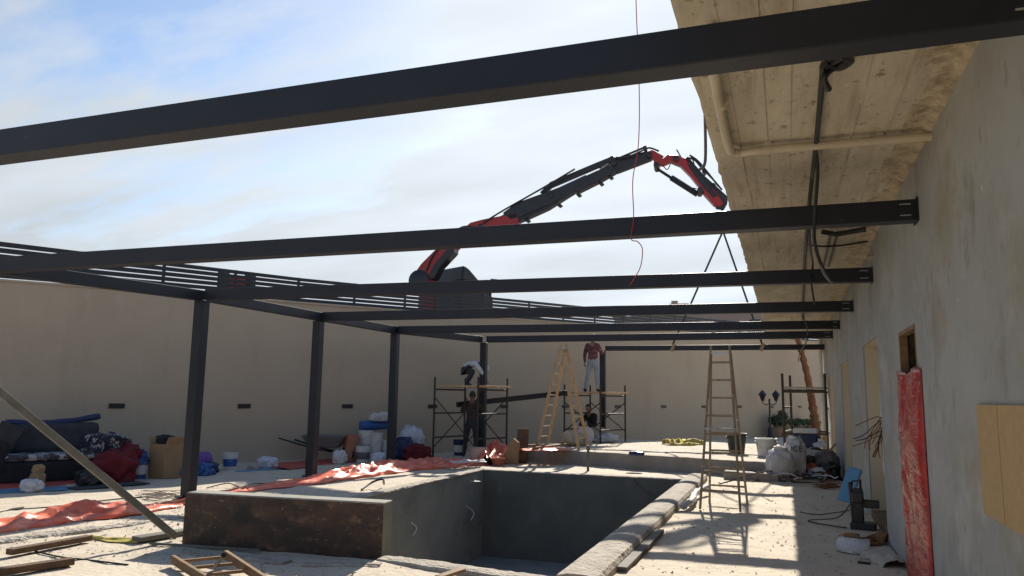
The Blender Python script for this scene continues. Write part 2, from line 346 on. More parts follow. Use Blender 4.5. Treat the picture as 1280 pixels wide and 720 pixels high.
# raised street beyond the boundary wall, out to the horizon
b = MB(); ST = 2.5
b.hexa([wp(-60, -.4, ST - .2), wp(-60, -900, ST - .2), wp(900, -900, ST - .2), wp(900, -.4, ST - .2), wp(-60, -.4, ST), wp(-60, -900, ST), wp(900, -900, ST), wp(900, -.4, ST)])
tag(b.build('street', M['asphalt']), kind='structure')
# far ground on the near side too, so that the scene stands on one sheet
b = MB(); v = [b.bm.verts.new(p) for p in ((-900, -900, -2.6), (900, -900, -2.6), (900, 900, -2.6), (-900, 900, -2.6))]; b.f(v)
tag(b.build('terrain', M['ground']), kind='structure')

# raised terrace behind the pool
TZ = .34
b = MB()
def wl(y): return W0.x + (y - W0.y) * .512
front = [(-6.35, 18.15), (-4.2, 17.65), (-1.95, 17.05), (-.95, 16.78), (-.22, 16.62)]
back = [(-5.95, 23.3), (-4.2, 23.3), (-1.95, 23.2), (-.95, 23.2), (-.22, 23.2)]
b.mi = 0
NX, NY = 70, 60
def lerp_edge(E, t):
    k = t * (len(E) - 1); i = min(int(k), len(E) - 2); return Vector((*E[i], 0)).lerp(Vector((*E[i + 1], 0)), k - i)
G = [[None] * (NY + 1) for _ in range(NX + 1)]
for i in range(NX + 1):
    a, c = lerp_edge(front, i / NX), lerp_edge(back, i / NX)
    for j in range(NY + 1):
        p = a.lerp(c, j / NY)
        p.z = TZ + .7 * hnoise(p.x * 1.3, p.y * 1.3) + (-.012 if j == 0 else 0)
        p.y += .02 * noise.noise(p * 3) if j in (0, NY) else 0
        G[i][j] = b.bm.verts.new(p)
for i in range(NX):
    for j in range(NY): b.f([G[i][j], G[i + 1][j], G[i + 1][j + 1], G[i][j + 1]])
b.mi = 1
edge = [G[i][0] for i in range(NX + 1)] + [G[NX][j] for j in range(1, NY + 1)] + [G[i][NY] for i in range(NX - 1, -1, -1)] + [G[0][j] for j in range(NY - 1, 0, -1)]
low = [b.bm.verts.new((x.co.x, x.co.y, -.06)) for x in edge]
for k in range(len(edge)): b.f([edge[k], low[k], low[(k + 1) % len(edge)], edge[(k + 1) % len(edge)]])
tag(b.build('terrace', [M['terrace'], M['step']]), kind='structure')
# lower step in front of the terrace on the right
b = MB(); b.box((-.72, 16.40, .05), (1.05, .50, .20)); tag(b.build('step', M['step'], bevel=.02), kind='structure')

# ------------------------------------------------------------------ boundary wall with its recessed lights
wall = empty('boundary_wall', wp(0, 0, 0), 'long high beige rendered wall with a row of small dark step lights', 'wall')
def rel(o, parent):
    o.parent = parent; o.matrix_parent_inverse = Matrix.Translation(-parent.location); return o
b = MB(); NSEG = 30
def wallbox(s0, s1):
    b.hexa([wp(s0, 0, -.3), wp(s0, -.35, -.3), wp(s1, -.35, -.3), wp(s1, 0, -.3), wp(s0, 0, wtop(s0)), wp(s0, -.35, wtop(s0)), wp(s1, -.35, wtop(s1)), wp(s1, 0, wtop(s1))])
wallbox(-24, 44)
rel(b.build('wall', M['beige']), wall)
b = MB()
b.hexa([wp(-24, .03, wtop(-24) + .002), wp(-24, -.38, wtop(-24) + .002), wp(44, -.38, wtop(44) + .002), wp(44, .03, wtop(44) + .002), wp(-24, .03, wtop(-24) + .045), wp(-24, -.38, wtop(-24) + .045), wp(44, -.38, wtop(44) + .045), wp(44, .03, wtop(44) + .045)])
rel(b.build('coping', M['beige']), wall)
for k in range(-2, 13):
    b = MB(); c = wp(k * 2.72, .012, 1.284); d = U
    b.hexa([wp(k * 2.72 - .15, -.002, 1.235), wp(k * 2.72 - .15, .03, 1.235), wp(k * 2.72 + .15, .03, 1.235), wp(k * 2.72 + .15, -.002, 1.235), wp(k * 2.72 - .15, -.002, 1.335), wp(k * 2.72 - .15, .03, 1.335), wp(k * 2.72 + .15, .03, 1.335), wp(k * 2.72 + .15, -.002, 1.335)])
    o = rel(b.build('step_light', M['blackplastic'], bevel=.006), wall)

# fence on the wall
fence = empty('slat_fence', wp(0, -.2, wtop(0)), 'black horizontal slat fence running along the top of the beige wall', 'fence')
def fh(s): return 1 + max(0, 4 - s) * .03
b = MB()
for q in range(6):
    for s0 in range(-24, 44, 4):
        c = []
        for zz in (.075 + q * .103, .075 + q * .103 + .080):
            for s1_, of in ((s0, -.19), (s0, -.22), (s0 + 4, -.22), (s0 + 4, -.19)): c.append(wp(s1_, of, wtop(s1_) + zz * fh(s1_)))
        b.hexa(c)
rel(b.build('slat_panel', M['steel2']), fence)
s_ = -23.5
while s_ < 43:
    b = MB(); b.bar(wp(s_, -.25, wtop(s_) + .047), wp(s_, -.25, wtop(s_) + .68 * fh(s_)), .05, .05, up=(1, 0, 0)); rel(b.build('post', M['steel2']), fence); s_ += 1.62

# ------------------------------------------------------------------ house on the right: wall, overhanging slab
bld = empty('concrete_building', (1.05, 10, 0), 'unfinished grey rendered building with door openings and a tan concrete roof overhang', 'building')
XN, XF, YJ = 1.035, 1.065, 9.83
opens = [(7.06, 8.04, 0, 2.25), (9.98, 11.95, 0, 2.38), (14.75, 16.7, 0, 2.33), (19.7, 21.45, 0, 2.2)]
YE = 25.0
b = MB()
ybreaks = sorted(set([-5, YJ, YE] + [o[0] for o in opens] + [o[1] for o in opens])); 
def q4(p): b.f([b.bm.verts.new(x) for x in p])
for y0, y1 in zip(ybreaks, ybreaks[1:]):
    X = XN if y1 <= YJ + 1e-6 else XF
    op = [o for o in opens if o[0] <= y0 + 1e-6 and o[1] >= y1 - 1e-6]
    zb = op[0][3] if op else -.2
    q4([(X, y1, zb), (X, y0, zb), (X, y0, 3.56), (X, y1, 3.56)])
    if op:
        D = .32
        q4([(X, y0, zb), (X, y1, zb), (X + D, y1, zb), (X + D, y0, zb)])
        q4([(X, y0, -.1), (X, y0, zb), (X + D, y0, zb), (X + D, y0, -.1)])
        q4([(X, y1, zb), (X, y1, -.1), (X + D, y1, -.1), (X + D, y1, zb)])
q4([(XN, YJ, -.2), (XF, YJ, -.2), (XF, YJ, 3.56), (XN, YJ, 3.56)])
q4([(XF, YE, -.2), (XF, YE, 3.56), (9, YE, 3.56), (9, YE, -.2)])
q4([(9, YE, -.2), (9, YE, 3.56), (9, -5, 3.56), (9, -5, -.2)]); q4([(9, -5, -.2), (9, -5, 3.56), (XN, -5, 3.56), (XN, -5, -.2)])
rel(b.build('wall', M['grey'], recalc=False), bld)
for k, (y0, y1, z0, z1) in enumerate(opens):
    X = (XN if y1 < YJ else XF)
    b = MB(); b.box((X + .36, (y0 + y1) / 2, (z1 - .1) / 2 + .05), (.06, y1 - y0 + .1, z1 + .1))
    # reveals lined in the same finish as the room behind
    if True:
        b.box((X + .17, y1 - .008, z1 / 2), (.30, .012, z1 - .02)); b.box((X + .17, y0 + .008, z1 / 2), (.30, .012, z1 - .02)); b.box((X + .17, (y0 + y1) / 2, z1 - .008), (.30, y1 - y0 - .03, .012))
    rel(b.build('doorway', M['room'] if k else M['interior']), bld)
    if k == 1:
        b = MB(); b.box((X + .15, (y0 + y1) / 2, .05), (.3, y1 - y0 - .04, .1)); rel(b.build('threshold', M['sill']), bld)
# timber lining of the nearest opening
b = MB()
b.box((XN + .032, 8.02, 1.12), (.07, .035, 2.24)); b.box((XN + .032, 7.08, 1.12), (.07, .035, 2.24)); b.box((XN + .032, 7.55, 2.23), (.07, .90, .035))
rel(b.build('door_frame', M['wood']), bld)
# roof slab with board marks, ragged edge
def slab():
    bm = bmesh.new(); XS = [-.47 + i * (1.55 / 46) for i in range(47)]
    ys = [-5 + .12 * i for i in range(int(30 / .12) + 1)]
    rows = []
    for i, x in enumerate(XS):
        r = []
        for y in ys:
            board = int((x + 3) / .205); e = ((x + 3) / .205) % 1
            z = 3.53 + .006 * noise.noise(Vector((board * 7.3, y * .25, 0))) + .004 * noise.noise(Vector((x * 6, y * 2, 0)))
            wr = max(0, min(1, (x - .72) / .3)); z += wr * .022 * noise.noise(Vector((x * 7, y * 5, 3))) + wr * .012 * noise.noise(Vector((x * 19, y * 15, 3))) - (wr * .03 if x > 1. else 0)
            xx = x
            if i == 0: xx += .022 * noise.noise(Vector((0, y * 5, 1))) + .012 * noise.noise(Vector((0, y * 17, 1)))
            r.append(bm.verts.new((xx, y, z)))
        rows.append(r)
    for i in range(len(XS) - 1):
        for j in range(len(ys) - 1):
            f = bm.faces.new([rows[i][j], rows[i][j + 1], rows[i + 1][j + 1], rows[i + 1][j]]); f.smooth = True
            f.material_index = 1 if XS[i] > .83 + .12 * noise.noise(Vector((0, ys[j] * 1.3, 8))) else 0
    top = [bm.verts.new((rows[0][j].co.x, ys[j], 3.80)) for j in range(len(ys))]
    for j in range(len(ys) - 1):
        f = bm.faces.new([rows[0][j + 1], rows[0][j], top[j], top[j + 1]]); f.material_index = 1
    t2 = [bm.verts.new((9, -5, 3.8)), bm.verts.new((9, 25, 3.8))]
    bm.faces.new([top[0], t2[0], t2[1], top[-1]] + top[-2:0:-1])
    lo = [rows[i][-1] for i in range(len(XS))]
    f = bm.faces.new(lo + [bm.verts.new((XS[-1], 25, 3.8)), top[-1]]); f.material_index = 1
    lo = [rows[i][0] for i in range(len(XS))]
    f = bm.faces.new(lo + [bm.verts.new((XS[-1], -5, 3.8)), top[0]]); f.material_index = 1
    me = bpy.data.meshes.new('roof_slab'); bm.to_mesh(me); bm.free(); me.materials.append(M['slab']); me.materials.append(M['slab_rough'])
    o = bpy.data.objects.new('roof_slab', me); COL.objects.link(o); rel(o, bld)
    # board joint ridges
    b = MB()
    for k, x in enumerate([-.26, -.06, .1, .33, .52, .74]):
        y = -4.5 + rnd.random()
        while y < 24:
            ln = rnd.uniform(1.2, 3.4); b.box((x + rnd.uniform(-.008, .008), y + ln / 2, 3.529), (.009, ln, .012)); y += ln + rnd.uniform(.05, .5)
    rel(b.build('board_mark', M['slab'], recalc=True), bld)
slab()
# wall fittings
for y, z in ((8.31, 1.25), (8.265, 1.11)):
    b = MB(); b.box((XN - .004, y, z), (.012, .085, .09)); b.box((XN - .012, y, z), (.008, .05, .055)); rel(b.build('switch_box', M['blackplastic']), bld)
b = MB(); b.tube([(XN + .01, 9.78, 3.30), (XN - .09, 9.74, 3.30)], .025, 10); rel(b.build('pipe_stub', M['pvc'], smooth=True), bld)
b = MB(); b.tube(smoothpath([at(890, 40, 3.47), at(893, 92, 3.47), at(910, 180, 3.47), at(922, 191, 3.47), at(960, 187, 3.47), V(1.05, 5.86, 3.47)], 6), .032, 12)
pipe = rel(b.build('drain_pipe', M['pvc'], smooth=True), bld)
for p in (at(903, 130, 3.47), at(960, 187, 3.47), at(1100, 177, 3.47)):
    b = MB(); b.lathe(p, [(.038, -.02), (.038, .02)], 14, Matrix(((0, 0, 1), (0, 1, 0), (-1, 0, 0))) if p.x > -.3 else Matrix(((1, 0, 0), (0, 0, 1), (0, -1, 0)))); b.box(p + V(0, 0, .035), (.05, .05, .05))
    pc = b.build('pipe_clip', M['pvc']); pc.parent = pipe
b = MB(); b.tube([(1.0, 24.1, -.1), (1.0, 24.1, 3.5)], .055, 10); rel(b.build('downpipe', M['white'], smooth=True), bld)
b = MB()
for x, y in ((.55, 9.0), (.62, 9.0)):
    b.tube([(x, y + .2, 3.505), (x + .02, y + 2.6, 3.505)], .012, 6)
b.tube([(.9, 9.05, 3.49), (.6, 9.1, 3.46), (.45, 9.02, 3.48)], .03, 8)
rel(b.build('conduit', M['cable'], smooth=True), bld)

# ------------------------------------------------------------------ pergola
per = empty('steel_pergola', (-4, 10, 0), 'dark steel pergola frame of box beams on square posts beside the pool', 'pergola')
ZB, ZT = 3.02, 3.19
posts = [(-8.66, 6.05, 0), (-8.57, 9.42, 0), (-8.67, 12.74, 0), (-8.62, 15.8, 0), (-7.63, 18.95, 0), (-5.23, 22.72, TZ)]
for x, y, z in posts:
    b = MB(); b.box((x, y, (z - .05 + 3.018 - (.1 if y < 7 else 0)) / 2), (.165, .165, 3.018 - (.1 if y < 7 else 0) - z + .05))
    o = rel(b.build('post', M['steel'], bevel=.006), per)
    b = MB(); b.box((x, y, z + .018), (.26, .26, .014))
    for a_ in (-1, 1):
        for c_ in (-1, 1): b.lathe((x + .1 * a_, y + .1 * c_, z + .02), [(.012, 0), (.012, .03), (0, .032)], 6)
    p = b.build('base_plate', M['steel']); p.parent = o
beams = [(-8.53, 3.1, 1.03, 3.21, .06), (-8.57, 6.06, 1.03, 6.62, .10), (-8.49, 9.44, 1.03, 9.93), (-8.58, 12.76, 1.06, 13.2), (-8.53, 15.82, 1.06, 16.42), (-7.54, 18.95, 1.06, 18.86)]
def beam(x0, y0, x1, y1, dz=0, z0=ZB, z1=ZT):
    zc = (z0 + z1) / 2
    b = MB(); b.bar((x0, y0, zc - dz), (x1 - .012, y1, zc), .15, z1 - z0)
    o = b.build('beam', M['steel'], bevel=.007)
    b = MB(); b.box((x1 - .006, y1, zc), (.012, .20, z1 - z0 + .02))
    p = b.build('end_plate', M['steel'])
    # slotted bolts near the end
    r_ = []
    for dz in (-.045, .045):
        b = MB(); b.bar((x1 - .17, y1 - .079, zc + dz), (x1 - .05, y1 - .079, zc + dz), .006, .008); r_.append(b.build('bolt', M['bolt']))
    return o, p, r_
for a_ in beams:
    o, p, r_ = beam(*a_); rel(o, per)
    for x in [p] + r_: x.parent = o
b = MB(); b.bar((-8.62, 9.5, 3.1), (-8.62, 15.85, 3.1), .15, .16); b.bar((-8.62, 9.5, 3.1), (-8.65, 5.9, 3.0), .15, .16); rel(b.build('edge_beam', M['steel'], bevel=.006), per)
b = MB(); b.bar((-8.58, 15.95, 3.1), (-7.70, 18.88, 3.1), .14, .16); rel(b.build('edge_beam', M['steel'], bevel=.006), per)
# welding splices visible as slightly lighter bands
b7 = empty('steel_beam', (-2, 22.8, 3.0), 'dark steel beam hanging in two slings at the far end of the pergola', 'beam')
b = MB(); b.bar((-5.14, 22.72, 3.085), (1.04, 22.95, 3.085), .15, .15); rel(b.build('beam_body', M['steel'], bevel=.006), b7)
b = MB(); b.box((1.05, 22.95, 3.085), (.012, .2, .17)); rel(b.build('end_plate', M['steel']), b7)

# ------------------------------------------------------------------ pool
pool = empty('swimming_pool', (-4, 11, 0), 'empty rectangular pool pit with dark grey rendered sides', 'pool')
PD = -1.78
def quadgrid(name, p00, p10, p01, nx, ny, m_, amp=0., seed=0):
    b = MB(); p00, p10, p01 = map(Vector, (p00, p10, p01)); n_ = (p10 - p00).cross(p01 - p00).normalized()
    g = [[b.bm.verts.new(p00 + (p10 - p00) * i / nx + (p01 - p00) * j / ny + n_ * amp * noise.noise(Vector((i * .6 + seed, j * .6, seed)))) for j in range(ny + 1)] for i in range(nx + 1)]
    for i in range(nx):
        for j in range(ny): b.f([g[i][j], g[i + 1][j], g[i + 1][j + 1], g[i][j + 1]]).smooth = True
    return b.build(name, m_)
zt = -.001
rel(quadgrid('side_wall', (PX0, PY0, PD), (PX0, PY1, PD), (PX0, PY0, zt), 40, 10, M['pool'], .004, 1), pool)
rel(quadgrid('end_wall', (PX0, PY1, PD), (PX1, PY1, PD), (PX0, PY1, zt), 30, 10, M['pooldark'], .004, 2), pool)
rel(quadgrid('side_wall', (PX1, PY1, PD), (PX1, PY0, PD), (PX1, PY1, zt), 40, 10, M['pool'], .004, 3), pool)
rel(quadgrid('end_wall', (PX1, PY0, PD), (PX0, PY0, PD), (PX1, PY0, zt), 30, 10, M['pool'], .004, 4), pool)
rel(quadgrid('floor', (PX0, PY0, PD), (PX1, PY0, PD), (PX0, PY1, PD), 30, 40, M['poolfloor'], .01, 5), pool)
# raised rough rim: right side and ragged near and far edges
def ridge(name, a, c, w, h, m_, seed=0, par=pool, step=.06, wob=.03):
    a = Vector(a); c = Vector(c); n = max(4, int((c - a).length / step)); d = (c - a).normalized(); sd_ = d.cross(Vector((0, 0, 1)))
    prof = [(-.5, -.08), (-.5, .5), (-.44, .85), (-.2, 1.), (.05, 1.02), (.25, .98), (.44, .85), (.5, .5), (.5, -.08)]
    b = MB(); rows = []
    for i in range(n + 1):
        p = a.lerp(c, i / n); r = []
        for k, (u, z) in enumerate(prof):
            nn = .55 * noise.noise(Vector((p.x * 3 + seed, p.y * 3, k * .5))); n2 = noise.noise(Vector((p.x * 14 + seed, p.y * 14, k * 2.7)))
            q = p + sd_ * (u * w + (wob * nn + wob * .5 * n2 if 0 < k < 8 else 0)) + Vector((0, 0, z * h + (wob * .45 * nn + wob * .4 * n2 if 0 < k < 8 else 0)))
            r.append(b.bm.verts.new(q))
        rows.append(r)
    for r, s2 in zip(rows, rows[1:]):
        for k in range(len(prof) - 1): b.f([r[k], s2[k], s2[k + 1], r[k + 1]])
    b.f(rows[0]); b.f(rows[-1][::-1])
    return rel(b.build(name, m_), par)
ridge('rim', (PX1 + .20, PY0 - .3, -.005), (PX1 + .20, PY1 + .3, -.005), .38, .125, M['rim'], 1, wob=.014)
ridge('rim', (PX1 + .05, 6.56, -.01), (-3.75, 6.80, -.01), .24, .045, M['rim'], 2, wob=.02)
ridge('rim', (PX0 - .1, PY1 + .10, 0), (PX1 + .05, PY1 + .12, 0), .22, .02, M['rim'], 3, wob=.015)
ridge('rim', (PX0 - .10, PY0 + .6, 0), (PX0 - .10, PY1, 0), .22, .03, M['rim'], 4, wob=.02)
# white conduit ends sticking out of the pool wall
for pts in ([(517, 652), (521, 660), (516, 669)], [(584, 631), (592, 640), (589, 650)], [(590, 602), (597, 602), (603, 602.5)]):
    w_ = [atp(x, y, V(PX0 + .06, 0, 0), V(1, 0, 0)) for x, y in pts]; w_[0].x = PX0 - .02
    b = MB(); b.tube(smoothpath(w_, 5), .012, 7); rel(b.build('conduit_end', M['white'], smooth=True), pool)
w_ = [aty(790, 598, PY1 - .03), aty(803, 612, PY1 - .04), aty(822, 622, PY1 - .04), aty(836, 622, PY1 - .03)]
b = MB(); b.tube(smoothpath(w_, 5), .01, 6); rel(b.build('conduit_end', M['tub'], smooth=True), pool)

# dark formwork block at the near left corner of the pool
fb = empty('formwork_block', (-4.9, 6.8, 0), 'long dark brown plywood faced concrete block at the near corner of the pool', 'formwork')
A, B_ = V(-6.06, 6.62, 0), V(-3.79, 6.82, 0); d_ = (B_ - A).normalized(); nrm = V(-d_.y, d_.x, 0)
b = MB(); b.hexa([A + nrm * .02 + V(0, 0, -.05), B_ + nrm * .02 + V(0, 0, -.05), B_ + nrm * .235 + V(0, 0, -.05), A + nrm * .235 + V(0, 0, -.05), A + nrm * .02 + V(0, 0, .535), B_ + nrm * .02 + V(0, 0, .535), B_ + nrm * .235 + V(0, 0, .535), A + nrm * .235 + V(0, 0, .535)])
rel(b.build('core', M['pool'], bevel=.01), fb)
b = MB(); b.hexa([A + V(0, 0, -.03), B_ + V(0, 0, -.03), B_ + nrm * .018 + V(0, 0, -.03), A + nrm * .018 + V(0, 0, -.03), A + V(0, 0, .525), B_ + V(0, 0, .525), B_ + nrm * .018 + V(0, 0, .525), A + nrm * .018 + V(0, 0, .525)])
rel(b.build('plywood_face', M['ply'], bevel=.003), fb)

# ------------------------------------------------------------------ crane truck on the street
P0 = Vector((-11.213, 21.822, 0)); P1 = Vector((-1.56, 23.0, 0)); pd = (P1 - P0).normalized(); pn = Vector((-pd.y, pd.x, 0))
def cp(x, y): return atp(x, y, P0, pn)
TO = -2.8
truck = empty('crane_truck', wp(8, TO, ST), 'dark lorry with a red and black loader crane parked behind the beige wall', 'truck')
def tb(s0, s1, o0, o1, z0, z1, mb):
    mb.hexa([wp(s0, o0, z0), wp(s0, o1, z0), wp(s1, o1, z0), wp(s1, o0, z0), wp(s0, o0, z1), wp(s0, o1, z1), wp(s1, o1, z1), wp(s1, o0, z1)]); return mb
b = MB(); tb(2.6, 13.2, TO + .5, TO - .5, ST + .65, ST + .95, b); rel(b.build('chassis', M['craneblack']), truck)
b = MB(); tb(2.6, 8.7, TO + 1.25, TO - 1.25, ST + 1.0, ST + 1.15, b); tb(2.6, 8.7, TO + 1.25, TO + 1.2, ST + 1.15, ST + 1.45, b); tb(2.6, 8.7, TO - 1.2, TO - 1.25, ST + 1.15, ST + 1.45, b)
rel(b.build('load_bed', M['craneblack']), truck)
for s0 in (2.72, 3.42):
    b = MB(); b.bar(wp(s0, TO + 1.1, ST + 1.15), wp(s0, TO + 1.1, ST + 2.12), .2, .2); rel(b.build('stake', M['craneblack']), truck)
b = MB(); tb(2.85, 3.30, TO + 1.12, TO + 1.06, ST + 1.3, ST + 2.0, b); rel(b.build('warning_board', M['cranered']), truck)
# cab
b = MB(); CB0, CB1 = 10.5, 11.75
side = [(CB0, ST + .8), (CB1 + .1, ST + .8), (CB1 + .12, ST + 1.9), (CB1 - .15, ST + 2.75), (CB0, ST + 2.8)]
b.prism([wp(s0, TO, z) for s0, z in side], NV * 2.2)
cab = rel(b.build('cab', M['craneblack'], bevel=.05), truck)
def sub(o): o.parent = cab; return o
b = MB(); sv = [(CB0 + .05, ST + 2.8), (CB1 - .35, ST + 2.8), (CB1 - .9, ST + 3.22), (CB0 + .12, ST + 3.32)]
b.prism([wp(s0, TO, z) for s0, z in sv], NV * 2.1); sub(b.build('roof_deflector', M['craneblack'], bevel=.06))
b = MB(); b.prism([wp(s0, TO + 1.11, z) for s0, z in ((CB0 + .9, ST + 2.0), (CB1 - .05, ST + 2.0), (CB1 - .25, ST + 2.6), (CB0 + .9, ST + 2.6))], NV * .02); sub(b.build('side_window', M['glass']))
b = MB(); b.bar(wp(CB1 + .1, TO - 1.0, ST + 2.45), wp(CB1 + .1, TO + 1.0, ST + 2.45), .06, .9); sub(b.build('windscreen', M['glass']))
b = MB(); b.tube([wp(CB1 - .1, TO + 1.2, ST + 2.95), wp(CB1 + .5, TO + 1.65, ST + 2.9)], .025, 6); b.box(wp(CB1 + .5, TO + 1.68, ST + 2.8), (.14, .14, .32)); sub(b.build('mirror', M['craneblack']))
def wheel(s0, off):
    b = MB(); ax = Matrix((U, Vector((0, 0, 1)), NV)).transposed()
    b.lathe(wp(s0, off, ST + .5), [(.28, -.14), (.44, -.15), (.5, -.1), (.5, .1), (.44, .15), (.28, .14)], 24, ax); o = rel(b.build('wheel', M['rubber'], smooth=True), truck)
    b = MB(); b.lathe(wp(s0, off, ST + .5), [(.05, -.05), (.28, -.13), (.28, .13), (.05, .05)], 16, ax); r_ = b.build('rim', M['chrome'], smooth=True)
    r_.parent = o
for s0 in (4.4, 5.7, 11.6):
    for off in (TO + 1.05, TO - 1.05): wheel(s0, off)
# crane column and boom in the slewing plane
def pl(name, pts, th, m_, par=truck, bev=.02):
    b = MB(); b.prism([cp(x, y) for x, y in pts], pn * th); o = b.build(name, m_, bevel=bev)
    return rel(o, truck)
cb_ = cp(534, 360)
b = MB(); b.lathe((cb_.x, cb_.y, ST + .9), [(.5, 0), (.5, .4), (.3, .6), (.26, cb_.z - ST - 1.0)], 16); rel(b.build('crane_column', M['cranered'], smooth=True), truck)
b = MB(); b.lathe(cp(527, 352), [(.28, -.34), (.34, -.3), (.34, .3), (.28, .34)], 20, Matrix((pd, Vector((0, 0, 1)), pn)).transposed()); rel(b.build('slewing_drum', M['craneblack'], smooth=True), truck)
pl('lower_arm', [(521, 359), (524, 338), (529, 331), (545, 315), (566, 300), (590, 280), (605, 276), (648, 268), (650, 282), (612, 292), (590, 297), (574, 309), (552, 333), (543, 346), (537, 359)], .42, M['cranered'])
pl('lift_cylinder', [(537, 350), (545, 333), (562, 313), (571, 310), (570, 317), (553, 335), (545, 350)], .5, M['craneblack'])
pl('boom', [(600, 285), (648, 261), (690, 241), (745, 216), (766, 207), (771, 216), (750, 228), (722, 242), (719, 241), (700, 253), (686, 262), (655, 276), (640, 282), (612, 289)], .36, M['craneblack'])
pl('boom_sleeve', [(630, 268), (648, 255), (690, 240), (700, 236), (703, 250), (690, 257), (655, 272), (640, 277)], .42, M['craneblack'])
pl('cylinder_bracket', [(747, 206), (766, 196), (772, 199), (772, 216), (765, 216), (763, 204), (750, 212)], .3, M['craneblack'])
pl('boom_extension', [(768, 199), (810, 190), (845, 196)] [:2] + [(813, 201), (771, 217)], .26, M['craneblack'])
pl('boom_cylinder', [(675, 241), (688, 228), (745, 204), (765, 196), (767, 202), (746, 211), (690, 235), (682, 244)], .14, M['craneblack'])
b = MB(); b.tube([cp(632, 272), cp(690, 246)], .07, 8); b.tube([cp(690, 240), cp(733, 220)], .05, 8); rel(b.build('piston_rod', M['chrome'], smooth=True), truck)
b = MB(); b.tube([cp(768, 200), cp(806, 184)], .035, 8); b.bar(cp(806, 183), cp(809, 196), .12, .1); rel(b.build('link_rod', M['craneblack']), truck)
pl('elbow_link', [(806, 193), (816, 189), (830, 197), (826, 205), (824, 212), (817, 209), (818, 200)], .34, M['cranered'])
pl('jib', [(822, 206), (835, 195), (848, 196), (856, 200), (876, 222), (893, 240), (904, 255), (899, 260), (892, 257), (880, 244), (878, 240), (862, 220), (850, 208), (838, 203), (829, 207)], .32, M['cranered'])
pl('jib_cover', [(858, 206), (866, 210), (884, 230), (897, 247), (891, 249), (876, 232)], .36, M['craneblack'])
for x0, y0 in ((812, 196), (821, 209), (845, 201), (875, 240), (768, 206), (690, 246), (603, 285)):
    b = MB(); b.lathe(cp(x0, y0), [(.05, -.26), (.09, -.25), (.09, .25), (.05, .26)], 12, Matrix((pd, Vector((0, 0, 1)), pn)).transposed()); rel(b.build('pivot_pin', M['craneblack'], smooth=True), truck)
for k, (x0, y0) in enumerate(((700, 257), (724, 244), (752, 230), (764, 222), (660, 276), (644, 283), (880, 216), (893, 232))):
    b = MB(); b.box(cp(x0, y0), (.12, .3, .07), (0, -.45 if k < 6 else .9, 0)); rel(b.build('boom_fitting', M['craneblack'], bevel=.02), truck)
for pts in ([(606, 281), (630, 266), (660, 249), (688, 233), (720, 214)], [(602, 287), (580, 286), (560, 303), (545, 320), (536, 340)], [(770, 200), (785, 199), (802, 192), (812, 188), (824, 192)], [(858, 200), (868, 203), (878, 214), (890, 226), (902, 240)], [(862, 197), (872, 204), (884, 218), (898, 236)]):
    b = MB(); b.tube(smoothpath([cp(*q) - pn * .24 for q in pts], 6), .028, 6); rel(b.build('hydraulic_hose', M['cable'], smooth=True), truck)
pl('jib_extension', [(855, 198), (862, 199), (880, 220), (899, 237), (910, 247), (909, 255), (905, 262), (895, 261), (893, 253), (897, 248), (884, 234), (866, 214)], .2, M['craneblack'])
b = MB(); b.tube([cp(820, 210), cp(840, 223)], .045, 8); b.tube([cp(839, 222), cp(872, 243)], .09, 8); rel(b.build('jib_cylinder', M['craneblack'], smooth=True), truck)
b = MB(); b.tube(smoothpath([cp(852, 198), cp(846, 187), cp(848, 191), cp(858, 204), cp(864, 197), cp(868, 206)], 5), .018, 6); b.tube(smoothpath([cp(828, 206), cp(834, 212), cp(838, 205)], 5), .015, 6); b.tube(smoothpath([cp(840, 222), cp(855, 232), cp(871, 236)], 5), .015, 6)
rel(b.build('hydraulic_hose', M['cable'], smooth=True), truck)
hk = cp(903, 262)
b = MB(); b.tube([hk, hk + V(0, 0, -.5)], .05, 8); b.lathe(hk + V(0, 0, -.62), [(.02, -.1), (.1, -.06), (.1, .06), (.02, .1)], 10); rel(b.build('hook', M['craneblack']), truck)
hk = hk + V(0, 0, -.66)
for px, lab in ((841, 'left one of two dark lifting slings hanging from the crane hook'), (953, 'right one of two dark lifting slings hanging from the crane hook')):
    f_ = (px - 753) / (1030 - 753); e = V(-5.14, 22.72, 3.0).lerp(V(1.04, 22.95, 3.0), f_)
    e = aty(px, 437, 22.72 + .23 * (0 if px < 900 else .7)); e.z = 3.17
    t = empty('lifting_sling', hk, lab, 'sling', group='slings on the hook')
    b = MB(); b.bar(hk, e, .055, .012, up=(0, 1, 0)); rel(b.build('webbing', M['strap']), t)
    b = MB(); yy = 22.72 + (e.x + 5.14) / 6.18 * .23
    for dx_ in (0,): b.bar((e.x + .05, yy - .085, 3.19), (e.x - .05, yy - .085, 2.98), .09, .008, up=(0, 1, 0)); b.bar((e.x - .05, yy, 3.004), (e.x - .05, yy, 3.0), .09, .16, up=(0, 1, 0)); b.bar((e.x + .05, yy + .085, 3.17), (e.x - .05, yy + .085, 3.0), .09, .008, up=(0, 1, 0)); b.bar((e.x + .05, yy - .08, 3.168), (e.x + .05, yy + .08, 3.168), .09, .006)
    rel(b.build('choker_loop', M['straptan']), t)

